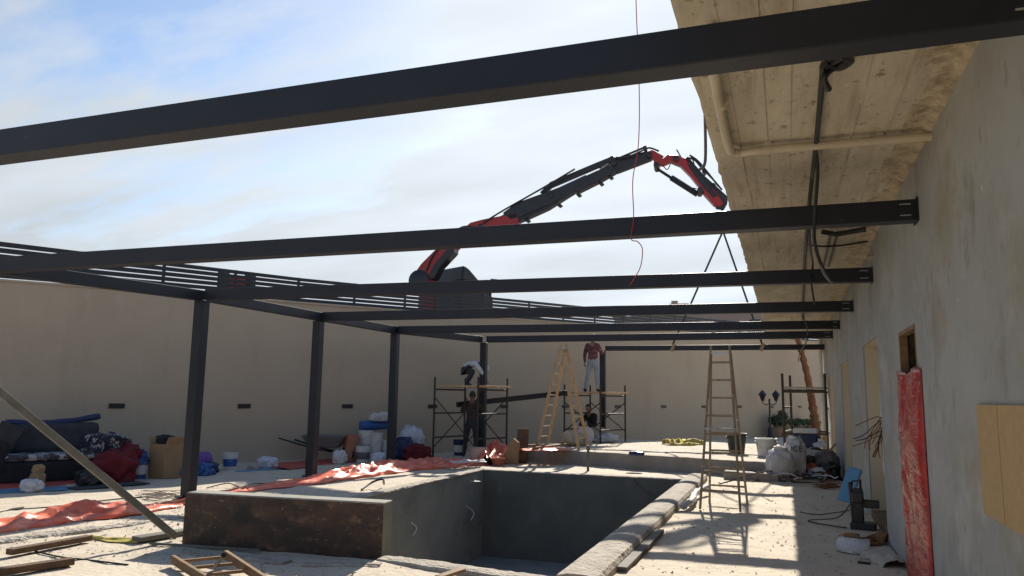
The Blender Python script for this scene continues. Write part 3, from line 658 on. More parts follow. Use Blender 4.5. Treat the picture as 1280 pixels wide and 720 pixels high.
# far houses seen over the wall
def house(name, px0, px1, ytop, dist, mkey, lab, par=None):
    a = aty(px0, ytop, dist); c = aty(px1, ytop, dist)
    t = empty(name, (a.x, dist, ST), lab, 'house')
    b = MB(); b.box(((a.x + c.x) / 2, dist + 4, (ST + a.z) / 2), (c.x - a.x, 8, a.z - ST)); rel(b.build('wall', M[mkey]), t)
    b = MB(); b.box(((a.x + c.x) / 2, dist + 4, a.z + .08), (c.x - a.x + .3, 8.3, .16)); rel(b.build('roof', M[mkey]), t)
    n = max(2, int((c.x - a.x) / 2.6))
    for k in range(n):
        b = MB(); x = a.x + (c.x - a.x) * (k + .5) / n; b.box((x, dist - .01, a.z - 1.5), (1.0, .06, 1.2)); w_ = rel(b.build('window', M['glass']), t)
    return t, a, c
t, a, c = house('flat_roofed_house', 800, 965, 391, 75, 'house', 'pinkish flat roofed house beyond the fence near the roof overhang')
b = MB(); q = aty(848, 379, 76); b.box((q.x, 77, (a.z + q.z) / 2), (1.9, 1.6, q.z - a.z)); b.box((q.x - .5, 77, q.z + .1), (.6, .6, .5)); rel(b.build('roof_hut', M['tanhouse']), t)
house('low_tan_house', 768, 802, 398, 70, 'tanhouse', 'small tan house beyond the fence left of the pinkish one')

# ================================================================== OBJECTS ON THE SITE
def frame_parent(name, loc, label, cat, rz=0, group=None): return empty(name, loc, label, cat, rz, group)
def single(o, label, cat, group=None): return tag(o, label, cat, group)
# ------------------------------------------------------------------ scaffolds
def scaffold(base, ux, uy, w, d, h, label, tall=.25, deck=True, braces=True, mids=(.55, 1.15), tr=.026):
    t = empty('scaffold_tower', base, label, 'scaffold', group='scaffold towers')
    base = Vector(base); ux = Vector((*ux, 0)).normalized(); uy = Vector((*uy, 0)).normalized()
    P = lambda a, c, z: base + ux * a + uy * c + Vector((0, 0, z))
    for c in (0, d):
        b = MB()
        for a in (0, w): b.tube([P(a, c, 0), P(a, c, h + tall)], tr, 7)
        for z in list(mids) + [h - .06]: b.tube([P(0, c, z), P(w, c, z)], tr * .8, 6)
        rel(b.build('frame', M['iron']), t)
    if braces:
        for a in (0, w):
            b = MB(); b.tube([P(a, 0, .3), P(a, d, h - .25)], .015, 6); b.tube([P(a, d, .3), P(a, 0, h - .25)], .015, 6); rel(b.build('cross_brace', M['iron']), t)
    if deck:
        for k in range(2):
            b = MB(); b.hexa([P(w * (.08 + .46 * k), -.15, h), P(w * (.08 + .46 * k) + w * .40, -.15, h), P(w * (.08 + .46 * k) + w * .40, d + .15, h), P(w * (.08 + .46 * k), d + .15, h)] + [P(w * (.08 + .46 * k), -.15, h + .05), P(w * (.08 + .46 * k) + w * .40, -.15, h + .05), P(w * (.08 + .46 * k) + w * .40, d + .15, h + .05), P(w * (.08 + .46 * k), d + .15, h + .05)]); rel(b.build('deck_plank', M['ladderwood'], bevel=.004), t)
    return t
s1 = at(541, 575, 0); e1 = s1 + V(1.55, .75, 0)
scaffold((s1.x, s1.y, 0), (.25, .97), (.97, -.10), 1.25, 1.24, 1.80, 'scaffold tower of rusty tubes with a man bending over on its deck')
s2 = V(-5.95, 21.0, TZ)
scaffold(s2, (.35, .95), (.95, -.2), 1.3, 1.12, 1.36, 'scaffold tower with a man in a plaid shirt standing on its deck', mids=(.35, .8))
s3 = V(-.08, 21.7, 0)
scaffold(s3, (.12, 1), (1, -.06), 1.7, 1.06, 1.88, 'scaffold tower by the building wall in front of the leaning tree trunk', tall=.42, deck=False, braces=False, mids=(.75, 1.4), tr=.034)
for c_ in (0, 1.7):
    tw = [x for x in COL.objects if x.name.startswith('scaffold_tower')][-1]
    for z_, r_ in ((1.84, .04), (.72, .03)):
        b = MB(); b.tube([s3 + V(.12 * c_, c_, z_), s3 + V(.12 * c_ + 1.06, c_ - .06, z_)], r_, 7); rel(b.build('cross_tube', M['iron']), tw)
b = MB(); b.box(s3 + V(.62, .35, 1.925), (1.2, .35, .05), (0, 0, -.06)); o = b.build('plank', M['paintwhite'], bevel=.004); single(o, 'white splashed plank lying across the scaffold by the tree trunk', 'plank')

# ------------------------------------------------------------------ people
BONES = {'torso': ['pelvis', 'spine', 'chest', 'neck'], }
def person(loc, rz, J, label, top, legs, hairm='hair', hat=None, shoe='blackplastic', name='person', scale=1.0):
    """J: joint positions (local, x right, y forward, z up); one skinned body, clothing as children"""
    loc = Vector(loc) - Vector((0, 0, .022)); t = empty(name, loc, label, 'person', rz)
    order = ['pelvis', 'spine', 'chest', 'neck', 'head']
    rad = dict(pelvis=(.135, .105), spine=(.125, .095), chest=(.145, .10), neck=(.055, .055), head=(.06, .06), sh=(.075, .07), el=(.046, .046), wr=(.032, .03), pa=(.036, .022), hip=(.092, .09), kn=(.062, .062), an=(.042, .042), to=(.042, .03))
    names = order + [a + s for s in 'LR' for a in ('sh', 'el', 'wr', 'pa', 'hip', 'kn', 'an', 'to')]
    edges = [('pelvis', 'spine'), ('spine', 'chest'), ('chest', 'neck'), ('neck', 'head')]
    for s in 'LR': edges += [('chest', 'sh' + s), ('sh' + s, 'el' + s), ('el' + s, 'wr' + s), ('wr' + s, 'pa' + s), ('pelvis', 'hip' + s), ('hip' + s, 'kn' + s), ('kn' + s, 'an' + s), ('an' + s, 'to' + s)]
    P = {k: Vector(v) for k, v in J.items()}
    for s in 'LR':
        if 'pa' + s not in P: P['pa' + s] = P['wr' + s] + (P['wr' + s] - P['el' + s]).normalized() * .07
    me = bpy.data.meshes.new('body'); me.from_pydata([P[n] for n in names], [(names.index(a), names.index(c)) for a, c in edges], [])
    o = bpy.data.objects.new('body', me); COL.objects.link(o)
    md = o.modifiers.new('skin', 'SKIN'); md.use_smooth_shade = True
    if not me.skin_vertices: bpy.ops.object.select_all(action='DESELECT')
    for i, n in enumerate(names):
        k = n if n in rad else n[:-1]; sv = me.skin_vertices[0].data[i]; sv.radius = rad[k]; sv.use_root = n == 'pelvis'
    o.modifiers.new('sub', 'SUBSURF').levels = 2; o.modifiers['sub'].render_levels = 2
    dg = bpy.context.evaluated_depsgraph_get(); nm = bpy.data.meshes.new_from_object(o.evaluated_get(dg))
    bpy.data.objects.remove(o)
    bm = bmesh.new(); bm.from_mesh(nm)
    segs = [(P[a], P[c], a, c) for a, c in edges]
    def near(p):
        best = None
        for a, c, na, nc in segs:
            d = c - a; tt = max(0, min(1, (p - a).dot(d) / max(1e-9, d.length_squared))); dd = (a + d * tt - p).length
            if best is None or dd < best[0]: best = (dd, na, nc, tt)
        return best
    cl = {'shirt': [], 'trousers': [], 'shoeL': [], 'shoeR': []}
    for f in bm.faces:
        _, na, nc, tt = near(f.calc_center_median()); f.smooth = True
        if nc[:2] == 'to' or (nc[:2] == 'an' and tt > .93): cl['shoe' + nc[-1]].append(f.index)
        elif nc[:2] in ('kn', 'an', 'hi') or (nc == 'spine' and tt < .25): cl['trousers'].append(f.index)
        elif nc in ('spine', 'chest') or nc[:2] in ('sh', 'el') or (nc[:2] == 'wr' and tt < .85) or (nc == 'neck' and tt < .35): cl['shirt'].append(f.index)
    bm.faces.ensure_lookup_table()
    # head, face and ears; fingers: joined into the one body mesh
    mb = MB(); mb.bm.free(); mb.bm = bm
    up = (P['head'] - P['neck']).normalized(); fw = Vector(J.get('face', (0, 1, 0))); fw = (fw - up * fw.dot(up)).normalized(); rt = fw.cross(up)
    HC = P['head'] + up * .07; A3 = Matrix((rt, fw, up)).transposed()
    tt = bmesh.ops.create_uvsphere(bm, u_segments=18, v_segments=14, radius=1)
    for v in tt['verts']:
        c = v.co; jaw = 1 - .22 * max(0, -c.z) ** 1.5
        v.co = HC + A3 @ Vector((c.x * .076 * jaw, c.y * .096 * (1 - .08 * max(0, -c.z)) + (.012 if c.z < 0 and c.y > 0 else 0), c.z * .118))
    mb.hexa([HC + A3 @ Vector(q) for q in ((-.016, .088, -.028), (.016, .088, -.028), (.012, .118, -.026), (-.012, .118, -.026), (-.008, .088, .02), (.008, .088, .02), (.005, .098, .018), (-.005, .098, .018))])
    for sx in (-1, 1): mb.tube([HC + A3 @ Vector((sx * .074, -.01, -.025)), HC + A3 @ Vector((sx * .083, -.014, 0)), HC + A3 @ Vector((sx * .078, -.012, .025))], [.01, .014, .008], 6)
    for s, sx in (('L', -1), ('R', 1)):
        pa, wr = P['pa' + s], P['wr' + s]; d = (pa - wr).normalized(); side = d.cross(Vector((0, 0, 1)) if abs(d.z) < .8 else Vector((0, 1, 0))).normalized(); palm = side.cross(d)
        for k, ln in enumerate((.068, .076, .071, .056)):
            q = pa + side * (-.027 + .018 * k) + d * .012; mb.tube([q - d * .015, q + d * ln * .45 + palm * .006, q + d * ln * .8 + palm * .022, q + d * ln * .95 + palm * .038], [.0095, .009, .008, .006], 6)
        q = wr + d * .03 - side * .03; mb.tube([q + side * .01, q - side * .022 + d * .025, q - side * .026 + d * .052 + palm * .01], [.011, .01, .007], 6)
    for f in bm.faces: f.smooth = True
    bmesh.ops.recalc_face_normals(bm, faces=bm.faces)
    bm.to_mesh(nm); nm.name = 'body'; nm.materials.clear(); nm.materials.append(M['skin'])
    body = bpy.data.objects.new('body', nm); COL.objects.link(body); body.parent = t
    for pname, idx in cl.items():
        if not idx: continue
        pname = pname.rstrip('LR')
        b2 = bmesh.new(); b2.from_mesh(nm); b2.faces.ensure_lookup_table(); keep = set(idx)
        bmesh.ops.delete(b2, geom=[f for f in b2.faces if f.index not in keep], context='FACES'); b2.normal_update()
        seen = set(); isl = []
        for v0 in b2.verts:
            if v0 in seen: continue
            st = [v0]; seen.add(v0); g_ = []
            while st:
                v1 = st.pop(); g_.append(v1)
                for e1 in v1.link_edges:
                    v2 = e1.other_vert(v1)
                    if v2 not in seen: seen.add(v2); st.append(v2)
            isl.append(g_)
        isl.sort(key=len); junk = [v_ for g_ in isl[:-1] if len(g_) < 12 for v_ in g_]
        if junk: bmesh.ops.delete(b2, geom=junk, context='VERTS')
        b2.normal_update()
        for v in b2.verts: v.co += v.normal * (.011 + .007 * noise.noise(v.co * 14 + Vector((len(idx), 0, 0))))
        m2 = bpy.data.meshes.new(pname); b2.to_mesh(m2); b2.free(); m2.materials.append(M[{'shirt': top, 'trousers': legs, 'shoe': shoe}[pname]])
        c = bpy.data.objects.new(pname, m2); COL.objects.link(c); c.parent = t
    hb = bmesh.new(); tt = bmesh.ops.create_uvsphere(hb, u_segments=18, v_segments=14, radius=1)
    dele = []
    for v in tt['verts']:
        c = v.co.copy()
        if (c.y > .35 and c.z < .45) or c.z < -.45: dele.append(v)
        v.co = HC + A3 @ Vector((c.x * .084, c.y * .103 - .004, c.z * .124 + .006))
    bmesh.ops.delete(hb, geom=dele, context='VERTS')
    for f in hb.faces: f.smooth = True
    m3 = bpy.data.meshes.new('hair'); hb.to_mesh(m3); hb.free(); m3.materials.append(M[hat or hairm])
    c = bpy.data.objects.new('cap' if hat else 'hair', m3); COL.objects.link(c); c.parent = t
    return t
STAND = dict(pelvis=(0, 0, .93), spine=(0, .01, 1.12), chest=(0, 0, 1.33), neck=(0, -.01, 1.47), head=(0, .01, 1.55),
    shL=(-.17, -.01, 1.40), elL=(-.24, .0, 1.12), wrL=(-.25, .09, .89), shR=(.17, -.01, 1.40), elR=(.24, .0, 1.12), wrR=(.25, .09, .89),
    hipL=(-.09, 0, .88), knL=(-.11, .03, .48), anL=(-.12, -.01, .08), toL=(-.13, .15, .04), hipR=(.09, 0, .88), knR=(.11, .03, .48), anR=(.12, -.01, .08), toR=(.13, .15, .04))
# plaid shirt, on the far scaffold: stands at the beam end, legs apart, one arm hanging, seen from the front left
J = dict(STAND); J.update(knL=(-.17, .03, .47), anL=(-.24, -.02, .08), toL=(-.28, .13, .04), knR=(.12, .04, .48), anR=(.15, 0, .08), toR=(.18, .16, .04), elL=(-.27, .03, 1.13), wrL=(-.30, .12, .90), elR=(.22, .16, 1.17), wrR=(.17, .36, 1.22))
pp = aty(739, 489, 22.0)
person((pp.x + .05, 22.0, TZ + 1.41), R(-8), J, 'person in a red plaid shirt and pale jeans standing on the far scaffold', 'plaid', 'jeans')
# bending man on the first scaffold, head low behind the post
J = dict(STAND); J.update(pelvis=(0, -.16, .44), spine=(0, -.05, .58), chest=(0, .16, .66), neck=(0, .30, .62), head=(0, .38, .56), shL=(-.17, .18, .63), elL=(-.21, .36, .42), wrL=(-.13, .46, .22), shR=(.17, .18, .63), elR=(.21, .36, .42), wrR=(.13, .46, .22), hipL=(-.1, -.14, .41), knL=(-.14, .14, .44), anL=(-.13, -.06, .08), toL=(-.14, .09, .04), hipR=(.1, -.14, .41), knR=(.14, .14, .44), anR=(.13, -.06, .08), toR=(.14, .09, .04), face=(0, .4, -1))
pb = aty(585, 486, 18.95)
person((pb.x, pb.y, 1.855), R(-72), J, 'person in a pale shirt squatting and bending forward on the left scaffold deck', 'whitecloth', 'darkjeans', hat='whitecloth')
# man standing on the ground behind the first scaffold, arms raised to carry the sloping beam
J = dict(STAND); J.update(elL=(-.30, .10, 1.20), wrL=(-.26, .30, 1.36), elR=(.30, .10, 1.20), wrR=(.26, .30, 1.36), paL=(-.25, .33, 1.42), paR=(.25, .33, 1.42), knL=(-.16, .03, .48), anL=(-.2, -.01, .08), toL=(-.24, .14, .04))
pm = at(589, 571, 0)
person((pm.x, pm.y, 0), R(12), J, 'person in a brown work jacket standing under the left scaffold holding a beam', 'brownshirt', 'darkjeans', hat='brownshirt')
# crouching man behind the second scaffold
J = dict(STAND); J.update(pelvis=(0, -.1, .30), spine=(0, -.05, .48), chest=(0, .05, .68), neck=(0, .10, .81), head=(0, .13, .89), shL=(-.17, .06, .74), elL=(-.24, .2, .5), wrL=(-.15, .38, .42), shR=(.17, .06, .74), elR=(.24, .2, .5), wrR=(.15, .38, .42), hipL=(-.1, -.08, .28), knL=(-.17, .30, .46), anL=(-.15, .08, .08), toL=(-.17, .24, .04), hipR=(.1, -.08, .28), knR=(.17, .30, .46), anR=(.15, .08, .08), toR=(.17, .24, .04))
pc_ = V(-5.45, 22.2, TZ)
person(pc_, R(155), J, 'person in dark clothes crouching on the terrace under the far scaffold', 'blackcloth', 'darkjeans')

# sloping steel beam carried between the two scaffolds
a = aty(571, 506, 18.75); c = aty(708, 491, 20.9)
b = MB(); b.bar(a, c, .12, .14); o = b.build('carried_beam', M['steel'], bevel=.006); single(o, 'short dark steel beam held at a slope between the two scaffolds', 'beam')

# ------------------------------------------------------------------ ladders
def aframe(name, foot, rz, h, wb, wt, spread, n, mat_, label, back_n=None, steps=False, thick=.055):
    t = empty(name, foot, label, 'ladder', rz)
    for part, sgn in (('front_frame', -1), ('back_frame', 1)):
        par = None
        rail = lambda s, k: Vector((s * (wb * (1 - k) + wt * k) / 2, sgn * spread / 2 * (1 - k) + sgn * .02, h * k))
        root = None
        for s in (-1, 1):
            b = MB(); b.bar(rail(s, 0), rail(s, 1.0 if sgn > 0 else 1.04), .03, thick, up=(0, 1, 0)); o = b.build('rail', mat_, bevel=.004); o.parent = t
        nn = n if sgn < 0 else (back_n or n)
        for i in range(nn):
            k = (i + 1) / (nn + .6)
            b = MB(); b.bar(rail(-1, k), rail(1, k), .022 if not steps or sgn > 0 else .075, .03 if not steps or sgn > 0 else .022); o = b.build('rung', mat_, bevel=.003); o.parent = t
    b = MB(); b.bar((-wt / 2 - .02, 0, h - .02), (wt / 2 + .02, 0, h - .02), .09, .03); o = b.build('hinge_bar', M['bolt']); o.parent = t
    return t
fl = (at(877, 639) + at(928, 638)) / 2
lad = aframe('step_ladder', (fl.x, fl.y + .42, 0), R(-4), 2.32, .57, .29, .80, 8, M['oldladder'], 'tall narrow paint splashed wooden stepladder standing beside the pool edge', thick=.05)
# darker painted tread half way up
b = MB(); b.bar((-.235, -.235, 1.155), (.235, -.235, 1.155), .08, .035); o = b.build('painted_tread', M['paintwhite'], bevel=.004); o.parent = lad
f2 = (at(673, 561, TZ) + at(722, 559, TZ)) / 2
aframe('step_ladder', (f2.x + .08, f2.y + .1, TZ), R(80), 2.50, .58, .34, 1.1, 9, M['ladderwood'], 'pale wooden double stepladder opened wide between the two scaffolds', thick=.075)
# lying piece of ladder in the foreground
a0, a1 = at(216, 699, .06), at(285, 742, .06); c0, c1 = at(282, 693, .10), at(345, 735, .10)
t = empty('broken_ladder', (a0 + c1) / 2, 'short piece of wooden ladder lying flat in front of the dark block', 'ladder')
for p, q in ((a0, a1), (c0, c1)):
    b = MB(); b.bar(p, q, .035, .075); rel(b.build('rail', M['wood'], bevel=.004), t)
for k in (.08, .30, .52, .74):
    b = MB(); b.bar(a0.lerp(a1, k), c0.lerp(c1, k), .04, .025); rel(b.build('rung', M['wood'], bevel=.003), t)
p = at(268, 709, .08); q = at(279, 695, .26)
b = MB(); b.tube([p, q], .016, 8); b.tube([q, q + (q - p) * .06], .022, 8); single(b.build('hammer_handle', M['blackplastic']), 'black tool handle sticking up from the broken ladder piece', 'tool')

# ------------------------------------------------------------------ timber on the ground
def plank(p, q, w, h, mkey, label, name='plank', up=(0, 0, 1), cat='plank', roll=0):
    b = MB(); b.bar(p, q, w, h, up); o = b.build(name, M[mkey], bevel=.005); return single(o, label, cat)
plank(at(11, 690, .05), at(112, 672, .05), .10, .055, 'woodbrown', 'brown timber batten lying on the ground, the farther of two at the lower left')
plank(at(-30, 719, .05), at(91, 701, .05), .10, .06, 'woodbrown', 'brown timber batten lying on the ground, the nearer of two at the lower left')
plank(at(170, 674, .04), at(232, 664, .04), .16, .05, 'woodgrey', 'weathered grey plank lying against the end of the dark block')
pa = at(220, 671, .04); pq = aty(-25, 470, 4.9)
pl_ = plank(pa, pa + (pq - pa) * 1.80, .06, .07, 'woodgrey', 'long grey square bar leaning up to the left from beside the dark block', 'leaning_bar', cat='bar')
plank(at(548, 722, .06), at(578, 712, .06), .08, .03, 'wood', 'small offcut of raw timber by the near pool rim')
plank(V(-1.485, 7.2, .03), V(-1.475, 9.4, .03), .10, .04, 'woodgrey', 'weathered plank lying along the outside of the right pool rim')
plank(at(187, 679, .02), at(325, 688, .02), .03, .025, 'woodgrey', 'thin grey batten lying in front of the dark block', 'batten')
b = MB(); b.tube(smoothpath([V(-1.46, 11.35, .06), V(-1.38, 11.9, .09), V(-1.42, 12.7, .10), V(-1.3, 13.4, .14)], 5), [.035 + .025 * math.sin(i * 1.3) ** 2 for i in range(16)], 8)
single(b.build('plastic_wrap', M['sack'], smooth=True), 'twisted white plastic wrap lying along the pool rim behind the ladder foot', 'plastic wrap')
# rebar hook by the far left pool edge
b = MB(); p0 = at(452, 612, .02); b.tube(smoothpath([p0, at(465, 603, .10), at(478, 599, .16), at(480, 605, .05)], 5), .018, 7)
single(b.build('bent_bar', M['blackplastic'], smooth=True), 'bent black bar lying at the left pool edge', 'bar')

# ------------------------------------------------------------------ red plastic sheets
def sheet(name, path, widths, height, mkey, label, seed=0, n=70, mres=16, cat='plastic sheet', lift=.01, fold=1.0):
    pts = smoothpath(path, 8); L_ = [0]
    for a, c in zip(pts, pts[1:]): L_.append(L_[-1] + (c - a).length)
    def P(s):
        s *= L_[-1]
        for i in range(len(L_) - 1):
            if L_[i + 1] >= s: 
                k = (s - L_[i]) / max(1e-9, L_[i + 1] - L_[i]); return pts[i].lerp(pts[i + 1], k), (pts[i + 1] - pts[i]).normalized()
        return pts[-1], (pts[-1] - pts[-2]).normalized()
    b = MB(); rows = []
    for i in range(n + 1):
        s = i / n; p, d = P(s); sd_ = d.cross(Vector((0, 0, 1))).normalized(); k = s * (len(widths) - 1); ii = min(int(k), len(widths) - 2); w = widths[ii] + (widths[ii + 1] - widths[ii]) * (k - ii)
        hh = height[min(len(height) - 1, int(round(s * (len(height) - 1))))] if isinstance(height, (list, tuple)) else height
        if isinstance(height, (list, tuple)):
            k = s * (len(height) - 1); ii = min(int(k), len(height) - 2); hh = height[ii] + (height[ii + 1] - height[ii]) * (k - ii)
        r = []
        for j in range(mres + 1):
            u = j / mres * 2 - 1; x = L_[-1] * s
            q = Vector((x * 1.15 + seed * 9, u * w * 2.0 + .5 * x, seed))
            ridge_ = 1 - abs(noise.noise(q * 1.3)) * 2.2; r2 = 1 - abs(noise.noise(Vector((q.x * 1.7, q.y * 3.2, 2 + seed)))) * 2.4
            z = max(0, (1 - u * u) ** .6) * hh * (.14 + .70 * max(0, ridge_) * fold + .30 * max(-.3, r2) * fold) + lift + .006 * noise.noise(q * 9)
            pp_ = p + sd_ * (u * w / 2 * (1 + .22 * noise.noise(Vector((x * 2.3, seed, math.copysign(1, u))))) + .04 * noise.noise(q * 2.1)) + d * .05 * noise.noise(q * 2.7)
            pp_.z = p.z + max(.006, z); r.append(b.bm.verts.new(pp_))
        rows.append(r)
    for r, s2 in zip(rows, rows[1:]):
        for j in range(mres): 
            f = b.f([r[j], r[j + 1], s2[j + 1], s2[j]])
            if f: f.smooth = (rnd.random() < .9)
    o = b.build(name, M[mkey], recalc=False); md = o.modifiers.new('thickness', 'SOLIDIFY'); md.thickness = .004
    return single(o, label, cat)
sheet('plastic_sheet', [at(-20, 668), at(50, 655), at(100, 648), at(150, 643), at(222, 632)], [.45, .6, .5, .42, .3], [.10, .17, .20, .12, .05], 'tarp', 'crumpled red plastic sheet on the ground at the left, nearest to the battens', 1, 90)
sheet('plastic_sheet', [at(205, 632), at(260, 622), at(305, 614)], [.35, .42, .4], [.03, .05, .05], 'tarp', 'flat strip of red plastic sheet behind the left end of the dark block', 7, 40)
sheet('plastic_sheet', [at(300, 613), at(370, 605), at(430, 597), at(480, 589), at(530, 585), at(600, 580)], [.5, .62, .8, .9, .9, .6], [.04, .08, .18, .22, .22, .10], 'tarp', 'long crumpled red plastic sheet lying along the left edge of the pool', 2, 130, 20)
sheet('plastic_sheet', [at(606, 582), at(622, 577), at(645, 574)], [.5, .9, .6], [.25, .55, .3], 'tarp', 'bunched up red plastic sheet beside the pink bucket', 3, 40, 16)
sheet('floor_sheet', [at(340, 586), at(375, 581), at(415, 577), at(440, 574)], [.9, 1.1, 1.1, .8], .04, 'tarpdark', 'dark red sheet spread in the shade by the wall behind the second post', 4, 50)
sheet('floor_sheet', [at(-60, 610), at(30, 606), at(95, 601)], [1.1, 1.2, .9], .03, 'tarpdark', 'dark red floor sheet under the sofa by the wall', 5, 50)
sheet('floor_sheet', [at(652, 563, TZ), at(675, 563, TZ), at(704, 562, TZ)], [.5, .6, .5], .04, 'tarp', 'small red sheet at the left front corner of the terrace', 6, 30)
sheet('yellow_sheet', [at(832, 556, TZ), at(850, 556, TZ), at(878, 556, TZ)], [.5, .9, .4], .16, 'yellow', 'yellow sheet lying on the far edge of the terrace', 8, 40)
sheet('yellow_cloth', [at(112, 673), at(140, 676), at(175, 678)], [.10, .2, .12], .05, 'yellow', 'yellow cloth strip at the end of the farther brown batten', 9, 30)
sheet('white_sheet', [at(560, 579, .14), at(585, 578, .12), at(604, 578, .1)], [.25, .3, .2], .07, 'sack', 'small white plastic sheet lying on the red sheet by the post', 10, 30)

# ------------------------------------------------------------------ buckets and tubs
def bucket(p, r, h, mkey, label, lid=None, name='bucket', handle=True, band=None, rz=0, group=None, taper=.82):
    t = empty(name, p, label, 'bucket', rz, group)
    b = MB(); b.lathe((0, 0, 0), [(r * taper, 0), (r, h), (r * 1.06, h), (r * 1.06, h - .03), (r * 1.01, h - .03)][:3] + [(r * 1.06, h + .012), (r * .96, h + .012), (r * taper * .94, .02), (0, .018)], 24); o = b.build('shell', M[mkey], smooth=True); o.parent = t
    b = MB(); b.lathe((0, 0, 0), [(r * 1.0, h * .80), (r * 1.045, h * .80), (r * 1.045, h * .86), (r * 1.0, h * .86)], 24); o = b.build('rib', M[mkey], smooth=True); o.parent = t
    if band:
        b = MB(); k0, k1 = .22, .68; b.lathe((0, 0, 0), [(r * (taper + (1 - taper) * k0) + .002, h * k0), (r * (taper + (1 - taper) * k0) + .006, h * k0), (r * (taper + (1 - taper) * k1) + .006, h * k1), (r * (taper + (1 - taper) * k1) + .002, h * k1)], 24); o = b.build('label_band', M[band], smooth=True); o.parent = t
    if lid:
        b = MB(); b.lathe((0, 0, h), [(0, .014), (r * 1.08, .014), (r * 1.1, .02), (r * 1.1, .035), (0, .035)], 24); o = b.build('lid', M[lid]); o.parent = t
    if handle:
        b = MB(); b.tube([(r * 1.05 * math.cos(a_), -.35 * r * math.sin(a_) - r * .55 * math.sin(a_), h * .85 - h * .35 * math.sin(a_)) for a_ in [math.pi * k / 12 for k in range(13)]], .005, 6); o = b.build('handle', M['bolt']); o.parent = t
    return t
def gp(x, y, z=0.): p = at(x, y, z); return (p.x, p.y, z)
bucket(gp(173, 598), .15, .36, 'blue', 'blue bucket with a white band beside the cardboard box', band='white')
bucket(gp(287, 587), .15, .33, 'white', 'white and blue paint bucket standing alone by the wall between the first two posts', band='blue')
bucket(gp(453, 578), .17, .36, 'white', 'white paint bucket at the foot of the paint pile between posts', band='tub')
bucket(V(*gp(452, 576)) + V(.02, .1, .38), .17, .30, 'white', 'white paint bucket standing on another white bucket in the paint pile', lid='white')
bucket(gp(437, 577), .18, .62, 'orange', 'tall faded orange bucket left of the white paint buckets', handle=False)
bucket(gp(467, 575), .19, .62, 'white', 'large white bucket right of the stacked white buckets', lid='white')
bucket(gp(482, 574), .16, .45, 'white', 'white bucket just left of the third post, in shade')
bucket(gp(495, 573), .16, .50, 'white', 'white bucket just right of the third post', band='blue')
bucket(gp(597, 580), .21, .37, 'pink', 'dusty pink bucket by the bunched red sheet')
bucket(gp(574, 569), .17, .40, 'navy', 'navy bucket with a white band under the left scaffold', band='white')
bucket(gp(921, 567, TZ), .23, .46, 'green', 'dark green bin standing on the terrace right of the ladder', name='bin', handle=False, taper=.75)
bucket(gp(958, 570, TZ), .23, .38, 'white', 'white bucket standing on the terrace left of the rubble sacks', taper=.78)
bucket(gp(623, 581, .02), .16, .14, 'terracotta', 'low terracotta pot beside the pink bucket', name='bowl', handle=False)
# grey mixing tub with a wooden handle
g_ = V(*gp(407, 577)); t = empty('wheelbarrow', g_, 'grey wheelbarrow parked by the wall behind the second post', 'wheelbarrow', R(20))
b = MB(); tr = [(-.55, -.30, .62), (.5, -.30, .62), (.5, .30, .62), (-.55, .30, .62)]; lo_ = [(-.35, -.2, .33), (.3, -.2, .33), (.3, .2, .33), (-.35, .2, .33)]; b.hexa(lo_ + tr); o = b.build('tray', M['tub'], bevel=.03); o.parent = t
for s in (-1, 1):
    b = MB(); b.tube([(.45, .08 * s, .18), (-.3, .22 * s, .33), (-1.05, .3 * s, .55)], .02, 6); o = b.build('handle', M['blackplastic']); o.parent = t
    b = MB(); b.tube([(-.35, .2 * s, .36), (-.42, .22 * s, .0)], .018, 6); o = b.build('leg', M['blackplastic']); o.parent = t
b = MB(); b.lathe((.5, 0, .18), [(.06, -.04), (.17, -.045), (.18, 0), (.17, .045), (.06, .04)], 18, Matrix(((1, 0, 0), (0, 0, 1), (0, -1, 0)))); o = b.build('wheel', M['rubber'], smooth=True); o.parent = t

def bag(px, py, z, d, mkey, label, seed, name='bag', amp=.22, cat='bag', rz=0, knot=True, group=None, off=(0, 0)):
    p = at(px, py, z); p.x += off[0]; p.y += off[1]
    t = empty(name, (p.x, p.y, z), label, cat, rz, group)
    b = MB(); b.blob((0, 0, 0), d, amp, 2.6, 4, seed); o = b.build('body', M[mkey], recalc=False); o.parent = t
    if knot:
        b = MB(); h_ = d[2] * 1.6; b.lathe((.1 * d[0], 0, h_), [(.16 * d[0], -.1 * d[2]), (.07 * d[0], .08 * d[2]), (.15 * d[0], .28 * d[2]), (.10 * d[0], .30 * d[2]), (0, .15 * d[2])], 9); o = b.build('knot', M[mkey], smooth=True); o.parent = t
    return t
# things along the wall, left to right
sf = V(*gp(72, 604)); dirw = math.atan2(U.y, U.x)
t = empty('sofa', sf + NV * -.45, 'low dark grey fabric sofa against the beige wall with a checked band', 'sofa', dirw - math.pi / 2 + R(90))
for nm_, c, d, mk, bv in (('base', (0, 0, .20), (1.75, .75, .36), 'blackcloth', .05), ('seat_band', (0, -.02, .44), (1.72, .74, .11), 'check', .04), ('backrest', (0, .22, .74), (1.5, .22, .54), 'darkcloth', .09), ('armrest', (-.86, 0, .45), (.2, .8, .55), 'blackcloth', .07), ('armrest', (.86, 0, .45), (.2, .8, .55), 'blackcloth', .07)):
    b = MB(); b.box(c, d); o = b.build(nm_, M[mk], bevel=bv); o.parent = t
b = MB(); b.tube(smoothpath([(-.75, .2, 1.02), (-.2, .22, 1.0), (.3, .25, 1.04), (.75, .2, 1.12)], 5), [.05, .06, .06, .055, .06, .06, .055, .05, .06, .055, .05, .05, .055, .06, .06, .05], 8); o = b.build('rolled_throw', M['navy'], smooth=True); o.parent = t
